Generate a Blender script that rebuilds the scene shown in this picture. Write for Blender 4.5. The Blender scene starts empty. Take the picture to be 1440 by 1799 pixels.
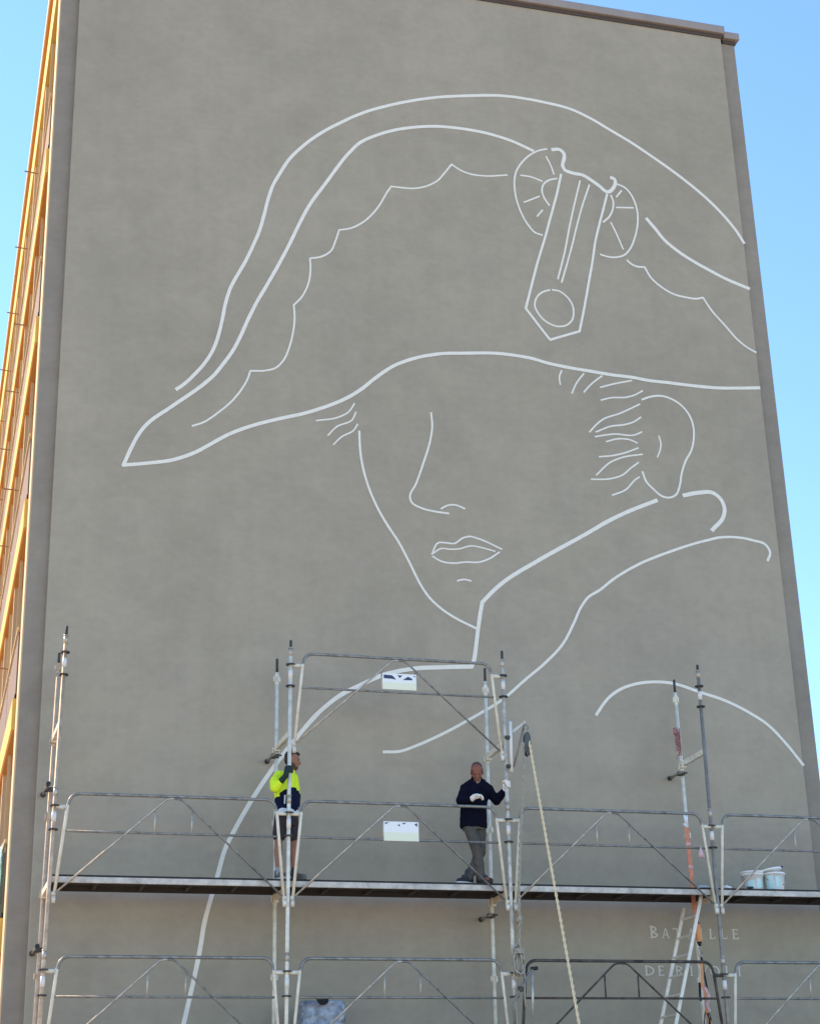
import bpy, bmesh, math, random
from mathutils import Vector, Matrix, noise
random.seed(7)
R = math.radians
scn = bpy.context.scene
col = scn.collection

# ------------------------------------------------------------------ camera, sky, sun, exposure
CAM = [[0.9632866, -0.0755447, -0.2576277, -1.1154], [-0.267162, -0.364526, -0.8920455, -23.4206], [-0.0265227, 0.9281238, -0.3713257, 1.6]]
cam_d = bpy.data.cameras.new('camera')
cam = bpy.data.objects.new('camera', cam_d)
col.objects.link(cam)
cam.matrix_world = Matrix(CAM + [[0, 0, 0, 1]])
cam_d.sensor_fit = 'VERTICAL'
cam_d.sensor_height = 36
cam_d.sensor_width = 36
cam_d.lens = 60.3351
cam_d.clip_end = 2000
scn.camera = cam

SUN_ELEV = R(38)
SUN_AZ = R(-42)          # from +Y towards -X: behind the building, to its left
sun_dir = Vector((math.sin(SUN_AZ) * math.cos(SUN_ELEV), math.cos(SUN_AZ) * math.cos(SUN_ELEV), math.sin(SUN_ELEV)))
world = bpy.data.worlds.new('World')
scn.world = world
world.use_nodes = True
wn = world.node_tree
wn.nodes.clear()
sky = wn.nodes.new('ShaderNodeTexSky')
sky.sky_type = 'NISHITA'
sky.sun_disc = False
sky.sun_elevation = SUN_ELEV
sky.sun_rotation = SUN_AZ
sky.air_density = 1.15
sky.dust_density = 0.0
sky.ozone_density = 6.5
bg = wn.nodes.new('ShaderNodeBackground')
bg.inputs['Strength'].default_value = 0.12
wo = wn.nodes.new('ShaderNodeOutputWorld')
wn.links.new(sky.outputs[0], bg.inputs[0])
wn.links.new(bg.outputs[0], wo.inputs[0])

sun_d = bpy.data.lights.new('sun', 'SUN')
sun_d.energy = 2.3
sun_d.angle = R(0.5)
sun_d.color = (1.0, 0.72, 0.42)
sun = bpy.data.objects.new('sun', sun_d)
col.objects.link(sun)
sun.rotation_euler = sun_dir.to_track_quat('Z', 'Y').to_euler()

scn.view_settings.view_transform = 'Standard'
scn.view_settings.look = 'None'
scn.view_settings.gamma = 1
scn.view_settings.use_curve_mapping = False
scn.view_settings.exposure = 1.50

# ------------------------------------------------------------------ materials
MATS = {}
def mat(name, base, rough=0.7, metal=0.0, vary=0.0, vscale=6.0, bump=0.0, bscale=40.0, tint=None, spec=0.5):
    if name in MATS:
        return MATS[name]
    m = bpy.data.materials.new(name)
    m.use_nodes = True
    nt = m.node_tree
    b = nt.nodes['Principled BSDF']
    b.inputs['Base Color'].default_value = (*base, 1)
    b.inputs['Roughness'].default_value = rough
    b.inputs['Metallic'].default_value = metal
    b.inputs['Specular IOR Level'].default_value = spec
    tc = nt.nodes.new('ShaderNodeTexCoord')
    if vary > 0:
        n = nt.nodes.new('ShaderNodeTexNoise')
        n.inputs['Scale'].default_value = vscale
        n.inputs['Detail'].default_value = 6
        n.inputs['Roughness'].default_value = 0.65
        nt.links.new(tc.outputs['Object'], n.inputs['Vector'])
        cr = nt.nodes.new('ShaderNodeValToRGB')
        t = tint or base
        cr.color_ramp.elements[0].position = 0.3
        cr.color_ramp.elements[1].position = 0.7
        cr.color_ramp.elements[0].color = (*[c * (1 - vary) for c in t], 1)
        cr.color_ramp.elements[1].color = (*[min(1, c * (1 + vary)) for c in base], 1)
        nt.links.new(n.outputs['Fac'], cr.inputs[0])
        nt.links.new(cr.outputs[0], b.inputs['Base Color'])
    if bump > 0:
        n2 = nt.nodes.new('ShaderNodeTexNoise')
        n2.inputs['Scale'].default_value = bscale
        n2.inputs['Detail'].default_value = 4
        nt.links.new(tc.outputs['Object'], n2.inputs['Vector'])
        bp = nt.nodes.new('ShaderNodeBump')
        bp.inputs['Strength'].default_value = bump
        bp.inputs['Distance'].default_value = 0.02
        nt.links.new(n2.outputs['Fac'], bp.inputs['Height'])
        nt.links.new(bp.outputs[0], b.inputs['Normal'])
    MATS[name] = m
    return m

def wall_material(name, base, warm, contrast=1.0):
    """fine render: cloudy blotches, drifting tint, small trowel marks, fine grain"""
    m = bpy.data.materials.new(name)
    m.use_nodes = True
    nt = m.node_tree
    L = nt.links
    b = nt.nodes['Principled BSDF']
    b.inputs['Roughness'].default_value = 0.92
    b.inputs['Specular IOR Level'].default_value = 0.2
    tc = nt.nodes.new('ShaderNodeTexCoord')
    def nz(scale, detail, rough, stretch=(1, 1, 1), dist=0.0):
        mp = nt.nodes.new('ShaderNodeMapping')
        mp.inputs['Scale'].default_value = stretch
        L.new(tc.outputs['Object'], mp.inputs['Vector'])
        n = nt.nodes.new('ShaderNodeTexNoise')
        n.inputs['Scale'].default_value = scale
        n.inputs['Detail'].default_value = detail
        n.inputs['Roughness'].default_value = rough
        n.inputs['Distortion'].default_value = dist
        L.new(mp.outputs[0], n.inputs['Vector'])
        return n.outputs['Fac']
    def rng(v, a, bb, c, d):
        r = nt.nodes.new('ShaderNodeMapRange')
        r.inputs[1].default_value = a; r.inputs[2].default_value = bb
        r.inputs[3].default_value = c; r.inputs[4].default_value = d
        L.new(v, r.inputs[0])
        return r.outputs[0]
    def mul(a, c):
        n = nt.nodes.new('ShaderNodeMath'); n.operation = 'MULTIPLY'
        L.new(a, n.inputs[0]); L.new(c, n.inputs[1])
        return n.outputs[0]
    k = contrast
    v = rng(nz(0.35, 3, 0.5), .3, .7, 1 - .07 * k, 1 + .07 * k)
    v = mul(v, rng(nz(1.6, 6, 0.62, (1, 1, 1.25), .3), .3, .7, 1 - .075 * k, 1 + .075 * k))
    v = mul(v, rng(nz(6.5, 4, 0.6, (1, 1, 1.6)), .25, .75, 1 - .06 * k, 1 + .05 * k))
    v = mul(v, rng(nz(1.1, 8, 0.7, (3.0, 1, .12)), .3, .75, 1 + .025 * k, 1 - .05 * k))      # faint vertical runs
    v = mul(v, rng(nz(3.1, 5, 0.7), .66, .80, 1, 1 - .16 * k))                # scattered small dark marks
    v = mul(v, rng(nz(120, 2, 0.5), .2, .8, .96, 1.04))
    mix = nt.nodes.new('ShaderNodeMix'); mix.data_type = 'RGBA'
    L.new(rng(nz(0.6, 4, 0.6), .35, .65, 0, 1), mix.inputs[0])
    mix.inputs[6].default_value = (*base, 1)
    mix.inputs[7].default_value = (*warm, 1)
    mm = nt.nodes.new('ShaderNodeVectorMath'); mm.operation = 'SCALE'
    L.new(mix.outputs[2], mm.inputs[0])
    L.new(v, mm.inputs['Scale'])
    L.new(mm.outputs[0], b.inputs['Base Color'])
    bp = nt.nodes.new('ShaderNodeBump')
    bp.inputs['Strength'].default_value = 0.35
    bp.inputs['Distance'].default_value = 0.006
    L.new(nz(90, 3, 0.6), bp.inputs['Height'])
    bp2 = nt.nodes.new('ShaderNodeBump')
    bp2.inputs['Strength'].default_value = 0.25
    bp2.inputs['Distance'].default_value = 0.02
    L.new(nz(3.5, 3, 0.5), bp2.inputs['Height'])
    L.new(bp.outputs[0], bp2.inputs['Normal'])
    L.new(bp2.outputs[0], b.inputs['Normal'])
    return m

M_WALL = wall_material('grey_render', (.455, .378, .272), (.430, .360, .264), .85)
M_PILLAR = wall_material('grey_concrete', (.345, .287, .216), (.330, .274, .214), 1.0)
M_COPE = mat('coping_metal', (.37, .30, .25), .65, .05, .10, 2)
M_PAINT = mat('white_wall_paint', (.97, .875, .725), .85, 0, .06, 14, .3, 90)
M_LETTER = mat('cream_wall_paint', (.80, .72, .58), .8, 0, .08, 20)
M_OCHRE = mat('ochre_render', (.84, .54, .12), .8, 0, .05, 3)
M_SOFFIT = mat('orange_soffit', (.70, .30, .06), .8, 0, .06, 3)
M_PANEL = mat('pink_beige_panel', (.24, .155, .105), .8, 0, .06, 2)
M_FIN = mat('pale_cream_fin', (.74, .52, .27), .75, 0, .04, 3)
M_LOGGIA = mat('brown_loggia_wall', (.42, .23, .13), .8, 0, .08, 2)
M_ROOFEDGE = mat('pale_roof_trim', (.80, .68, .66), .6)
M_COPESHADE = mat('coping_shadow_dark', (.10, .075, .065), .9)  # shadow line beneath the coping, painted in as a dark colour
M_DARK = mat('dark_joint', (.02, .018, .016), .9)
M_ROD = mat('brown_rod', (.42, .22, .11), .7)
M_GLASS = mat('window_glass', (.05, .06, .07), .08)
M_WFRAME = mat('window_frame', (.55, .5, .45), .5)
M_GALV = mat('galvanised_tube', (.62, .54, .43), .42, .5, .18, 9, .1, 60, (.45, .39, .31))
M_GALV_PALE = mat('pale_galvanised_tube', (.92, .81, .63), .5, .05, .14, 8, .1, 60, (.74, .63, .48))
M_GALV_LIGHT = mat('light_galvanised_tube', (.78, .68, .53), .5, .2, .22, 9, .1, 60, (.52, .45, .35))
M_SUNTUBE = mat('sunlit_buff_tube', (.66, .47, .31), .55, .15, .18, 8, .1, 60, (.50, .34, .22))  # left posts: warm sunlight put into the tube colour
M_GALV_DULL = mat('dull_grey_tube', (.29, .25, .20), .55, .3, .3, 7, .1, 60)
M_RUST = mat('rusty_dark_tube', (.115, .090, .070), .65, .3, .5, 7, .2, 60, (.055, .042, .034))
M_RAIL = mat('weathered_rail_tube', (.34, .315, .275), .45, .6, .25, 12, .1, 60, (.22, .205, .18))
M_SPIGOT = mat('dark_spigot', (.07, .068, .065), .6, .5, .3, 20)
M_LABEL = mat('white_label_band', (.88, .80, .70), .5)
M_ALU = mat('aluminium_edge', (.64, .56, .47), .5, .25, .22, 5, .05, 30, (.46, .40, .33))
M_DECK = mat('deck_board', (.045, .033, .026), .9, 0, .3, 4, .1, 40)
M_BEAM = mat('deck_rib', (.06, .052, .045), .7, .2, .2, 4)
M_COUPLER = mat('dark_coupler', (.085, .068, .052), .65, .3, .4, 30)
M_BLACK = mat('black_plastic', (.012, .012, .013), .5)
M_LADDER = mat('ladder_aluminium', (.84, .75, .62), .45, .2, .12, 14)
M_ROPE = mat('yellow_rope', (1.0, .70, .40), .9, 0, .14, 30)
M_ROPE2 = mat('grey_rope', (.44, .38, .29), .95, 0, .3, 25)
M_ORANGE = mat('salmon_strap', (.85, .30, .17), .75, 0, .2, 12)
M_ORANGE2 = mat('orange_sleeve', (1.0, .38, .15), .6, 0, .1, 12)
M_WHITE = mat('white_plastic', (1.0, .95, .88), .4, 0, .03, 6)
M_AQUA = mat('aqua_print', (.60, .86, .84), .45)
M_YEL = mat('pale_yellow_print', (.95, .92, .66), .5)
M_NAVYP = mat('navy_print', (.035, .05, .11), .5)
M_FOIL = mat('mottled_grey_film', (.34, .37, .41), .35, .1, .45, 9, .5, 12, (.20, .22, .25))
M_TURQ = mat('turquoise_cloth', (.66, .88, .86), .8, 0, .10, 4)
M_PINK = mat('pink_rag', (.75, .48, .45), .85, 0, .2, 20)
M_REDC = mat('faded_red_cord', (.46, .17, .16), .85, 0, .3, 30)
M_ASPHALT = mat('pale_gravel', (.46, .37, .25), .95, 0, .15, 1.5, .3, 60)
M_PAVE = mat('pavement_stone', (.40, .34, .255), .9, 0, .1, 1.5, .2, 30)

# ------------------------------------------------------------------ mesh helpers
def finish(name, bm, m, parent=None, smooth=False, loc=(0, 0, 0)):
    me = bpy.data.meshes.new(name)
    bmesh.ops.recalc_face_normals(bm, faces=bm.faces)
    bm.to_mesh(me)
    bm.free()
    for mm in (m if isinstance(m, (list, tuple)) else [m]):
        me.materials.append(mm)
    if smooth:
        me.polygons.foreach_set('use_smooth', [True] * len(me.polygons))
    o = bpy.data.objects.new(name, me)
    col.objects.link(o)
    o.location = loc
    if parent:
        o.parent = parent
    return o

def thing(name, label, cat, loc=(0, 0, 0), group=None):
    o = bpy.data.objects.new(name, None)
    o.empty_display_size = .2
    col.objects.link(o)
    o.location = loc
    o['label'] = label
    o['category'] = cat
    if group:
        o['group'] = group
    return o

def tag(o, label, cat, group=None):
    o['label'] = label
    o['category'] = cat
    if group:
        o['group'] = group
    return o

def link_copy(o, parent, loc=None):
    c = o.copy()
    col.objects.link(c)
    c.parent = parent
    if loc is not None:
        c.location = loc
    return c

def box(bm, x0, x1, y0, y1, z0, z1, bev=0.0):
    vs = [bm.verts.new((x, y, z)) for x in (x0, x1) for y in (y0, y1) for z in (z0, z1)]
    fs = [(0, 1, 3, 2), (4, 6, 7, 5), (0, 4, 5, 1), (2, 3, 7, 6), (0, 2, 6, 4), (1, 5, 7, 3)]
    faces = [bm.faces.new([vs[i] for i in f]) for f in fs]
    if bev > 0:
        es = list({e for f in faces for e in f.edges})
        bmesh.ops.bevel(bm, geom=es, offset=bev, segments=2, affect='EDGES', profile=.5)
    return vs

def bar(bm, a, b, w, h, up=(0, 0, 1)):
    """rectangular bar between two points; w across, h along up"""
    a = Vector(a); b = Vector(b)
    d = (b - a).normalized()
    s = d.cross(Vector(up)).normalized()
    u = s.cross(d).normalized()
    q = []
    for p in (a, b):
        for i, j in ((-1, -1), (1, -1), (1, 1), (-1, 1)):
            q.append(bm.verts.new(p + s * (w / 2 * i) + u * (h / 2 * j)))
    for i in range(4):
        j = (i + 1) % 4
        bm.faces.new((q[i], q[j], q[4 + j], q[4 + i]))
    bm.faces.new(q[3::-1]); bm.faces.new(q[4:])

def tube(bm, pts, r, n=10, caps=True, twist=0.0):
    pts = [Vector(p) for p in pts]
    rs = r if isinstance(r, (list, tuple)) else [r] * len(pts)
    rings = []
    prev = None
    for i, p in enumerate(pts):
        if i == 0: d = pts[1] - p
        elif i == len(pts) - 1: d = p - pts[i - 1]
        else: d = (pts[i + 1] - p).normalized() + (p - pts[i - 1]).normalized()
        d.normalize()
        if prev is None:
            ref = Vector((0, 1, 0)) if abs(d.y) < .9 else Vector((1, 0, 0))
            s = d.cross(ref).normalized()
        else:
            s = (prev - d * prev.dot(d)).normalized()
        prev = s
        t = d.cross(s)
        rings.append([bm.verts.new(p + (s * math.cos(2 * math.pi * k / n) + t * math.sin(2 * math.pi * k / n)) * rs[i]) for k in range(n)])
    for a, b in zip(rings, rings[1:]):
        for k in range(n):
            bm.faces.new((a[k], a[(k + 1) % n], b[(k + 1) % n], b[k]))
    if caps:
        bm.faces.new(rings[0][::-1]); bm.faces.new(rings[-1])
    return rings

def disc(bm, c, r, h, n=14, axis='z'):
    c = Vector(c)
    d = {'x': Vector((h / 2, 0, 0)), 'y': Vector((0, h / 2, 0)), 'z': Vector((0, 0, h / 2))}[axis]
    tube(bm, [c - d, c + d], r, n)

def lathe(bm, prof, n=20, c=(0, 0, 0)):
    rings = []
    for r, z in prof:
        rings.append([bm.verts.new((c[0] + r * math.cos(2 * math.pi * k / n), c[1] + r * math.sin(2 * math.pi * k / n), c[2] + z)) for k in range(n)])
    for a, b in zip(rings, rings[1:]):
        for k in range(n):
            bm.faces.new((a[k], a[(k + 1) % n], b[(k + 1) % n], b[k]))
    bm.faces.new(rings[0][::-1]); bm.faces.new(rings[-1])

def arc(c, r, a0, a1, n, ax=('x', 'z')):
    out = []
    for i in range(n + 1):
        a = R(a0 + (a1 - a0) * i / n)
        v = [c[0], c[1], c[2]]
        v['xyz'.index(ax[0])] += r * math.cos(a)
        v['xyz'.index(ax[1])] += r * math.sin(a)
        out.append(tuple(v))
    return out

def rope_strands(bm, pts, r, pitch, n=6, strands=3):
    """a laid rope: strands wound round the path"""
    pts = [Vector(p) for p in pts]
    seg = []
    acc = 0
    dense = []
    for a, b in zip(pts, pts[1:]):
        m = max(1, int((b - a).length / (pitch / 8)))
        for k in range(m):
            dense.append(a.lerp(b, k / m))
    dense.append(pts[-1])
    for s in range(strands):
        path = []
        dist = 0
        for i, p in enumerate(dense):
            if i: dist += (p - dense[i - 1]).length
            d = (dense[min(i + 1, len(dense) - 1)] - dense[max(i - 1, 0)]).normalized()
            u = d.cross(Vector((0, 1, 0)) if abs(d.y) < .9 else Vector((1, 0, 0))).normalized()
            v = d.cross(u)
            a = 2 * math.pi * (dist / pitch + s / strands)
            path.append(p + (u * math.cos(a) + v * math.sin(a)) * r * .55)
        tube(bm, path, r * .55, n)

# ------------------------------------------------------------------ ground
bm = bmesh.new()
box(bm, -400, 400, -400, 400, -.3, -.12)
o = finish('ground', bm, M_ASPHALT); o['kind'] = 'structure'
bm = bmesh.new()
box(bm, -14, 26, -9, 40, -.118, 0)
o = finish('pavement', bm, M_PAVE); o['kind'] = 'structure'

# ------------------------------------------------------------------ the building
WX, WY = -.031, -.65        # left front corner of the end wall
XLI, XRI, XR = .279, 11.508, 11.809      # measured from that corner
DEPTH = 26.0
ZT = 20.70
bld = thing('building', 'tall grey block with windowless end wall and sunlit ochre balconies on its left side', 'building', (WX, WY, 0))
bm = bmesh.new()
box(bm, XLI, XRI, 0, .30, .002, ZT - .02, .012)
finish('end_wall', bm, M_WALL, bld)
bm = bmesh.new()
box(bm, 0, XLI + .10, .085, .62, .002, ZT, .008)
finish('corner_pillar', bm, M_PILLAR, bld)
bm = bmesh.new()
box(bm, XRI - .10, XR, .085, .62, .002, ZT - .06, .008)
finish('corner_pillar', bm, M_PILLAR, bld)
# body behind: right and rear walls, back wall of the balconies
bm = bmesh.new()
box(bm, 1.45, XR - .012, .64, DEPTH, .002, ZT - .1)
finish('core_wall', bm, M_PILLAR, bld)
bm = bmesh.new()
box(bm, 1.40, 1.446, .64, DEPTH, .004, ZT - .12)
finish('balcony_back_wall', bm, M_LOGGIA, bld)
# coping along the top of the end wall
bm = bmesh.new()
box(bm, -.10, 11.56, -.085, .34, 20.735, 20.893, .012)
finish('coping', bm, M_COPE, bld)
bm = bmesh.new()
box(bm, -.06, 11.52, -.022, .32, 20.665, 20.733)
finish('coping_shadow_strip', bm, M_COPESHADE, bld)
bm = bmesh.new()
box(bm, 11.566, 11.875, -.015, .70, 20.700, 20.842, .012)
finish('coping_cap', bm, M_COPE, bld)
bm = bmesh.new()
box(bm, 11.57, 11.825, .06, .66, 20.635, 20.698)
finish('coping_shadow_strip', bm, M_COPESHADE, bld)
bm = bmesh.new()
box(bm, .02, XR - .02, .36, DEPTH + .1, 20.65, 20.81)
finish('roof', bm, M_COPE, bld)
# roof edge over the balcony side: pale trim, brown underside
bm = bmesh.new()
box(bm, -.098, .015, .10, DEPTH + .1, 20.81, 20.878)
finish('eaves', bm, M_SOFFIT, bld)
bm = bmesh.new()
box(bm, -.122, -.100, .10, DEPTH + .1, 20.80, 20.908)
finish('eaves_trim', bm, M_ROOFEDGE, bld)
bm = bmesh.new()
box(bm, -.05, 1.39, .63, DEPTH, 19.975, 20.805)
finish('top_band', bm, M_OCHRE, bld)
SLABS = [-.78, 2.185, 5.15, 8.115, 11.08, 14.045, 17.01]
BAY = 2.6
NB = 9
sl0 = pp0 = None
for k, z in enumerate(SLABS[1:]):
    if sl0 is None:
        bm = bmesh.new()
        box(bm, -.07, 1.39, .63, DEPTH, -.44, 0)
        sl0 = finish('floor_slab', bm, M_OCHRE, bld, loc=(0, 0, z))
        bm = bmesh.new()
        box(bm, -.055, 1.38, .64, DEPTH - .01, -.47, -.442)
        so0 = finish('soffit', bm, M_SOFFIT, sl0)
        bm = bmesh.new()
        box(bm, -.045, -.03, .63, DEPTH, .003, .07)
        jt0 = finish('joint', bm, M_DARK, sl0)
        bm = bmesh.new()
        box(bm, -.062, -.038, .63, DEPTH, .995, 1.035)
        hr0 = finish('handrail', bm, M_FIN, sl0)
    else:
        s = link_copy(sl0, bld, (0, 0, z))
        link_copy(so0, s); link_copy(jt0, s); link_copy(hr0, s)
    for j in range(NB):
        y = .64 + BAY * j
        if pp0 is None:
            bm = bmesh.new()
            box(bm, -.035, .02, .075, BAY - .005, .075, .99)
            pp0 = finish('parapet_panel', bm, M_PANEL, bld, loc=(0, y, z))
            bm = bmesh.new()
            box(bm, 1.365, 1.398, .5, 2.1, .1, 2.3)
            win0 = finish('window', bm, M_WFRAME, bld, loc=(0, y, z))
            bm = bmesh.new()
            for a, b in ((.56, 1.27), (1.33, 2.04)):
                box(bm, 1.355, 1.363, a, b, .16, 2.24)
            pane0 = finish('pane', bm, M_GLASS, win0)
            bm = bmesh.new()
            tube(bm, [(-.30, .02, 1.21), (.0, .02, 1.19)], .013, 8)
            rod0 = finish('railing_rod', bm, M_ROD, bld, loc=(0, y + BAY, z))
        else:
            link_copy(pp0, bld, (0, y, z))
            w = link_copy(win0, bld, (0, y, z))
            link_copy(pane0, w)
            link_copy(rod0, bld, (0, y + BAY, z))
fin0 = None
for j in range(1, NB + 1):
    if fin0 is None:
        bm = bmesh.new()
        box(bm, -.028, 1.39, -.07, .07, .006, 19.97)
        fin0 = finish('balcony_fin', bm, M_FIN, bld, loc=(0, .64 + BAY * j, 0))
    else:
        link_copy(fin0, bld, (0, .64 + BAY * j, 0))
ml0 = None
for j in range(NB):
    if ml0 is None:
        bm = bmesh.new()
        box(bm, -.024, .02, -.012, .012, .008, 19.96)
        ml0 = finish('balcony_mullion', bm, M_FIN, bld, loc=(0, .64 + BAY * (j + .5), 0))
    else:
        link_copy(ml0, bld, (0, .64 + BAY * (j + .5), 0))
bm = bmesh.new()
box(bm, -.02, .012, .095, .58, .006, 20.45)
finish('corner_return', bm, M_FIN, bld)

# cloth drying over the balcony parapet
bm = bmesh.new()
nx, nz = 14, 10
grid = []
for i in range(nx + 1):
    rowv = []
    for j in range(nz + 1):
        y = WY + .78 + 1.5 * i / nx
        z = 6.17 - .95 * j / nz - .06 * math.sin(i * .8)
        x = WX - .075 - .022 * math.sin(i * 1.3 + j * .2) - .02 * j / nz
        rowv.append(bm.verts.new((x, y, z)))
    grid.append(rowv)
for i in range(nx):
    for j in range(nz):
        bm.faces.new((grid[i][j], grid[i + 1][j], grid[i + 1][j + 1], grid[i][j + 1]))
ret = bmesh.ops.solidify(bm, geom=bm.faces[:], thickness=.008)
tw = finish('towel', bm, M_TURQ, None, True)
tag(tw, 'turquoise cloth hung over a balcony parapet at the left edge', 'towel')

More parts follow.
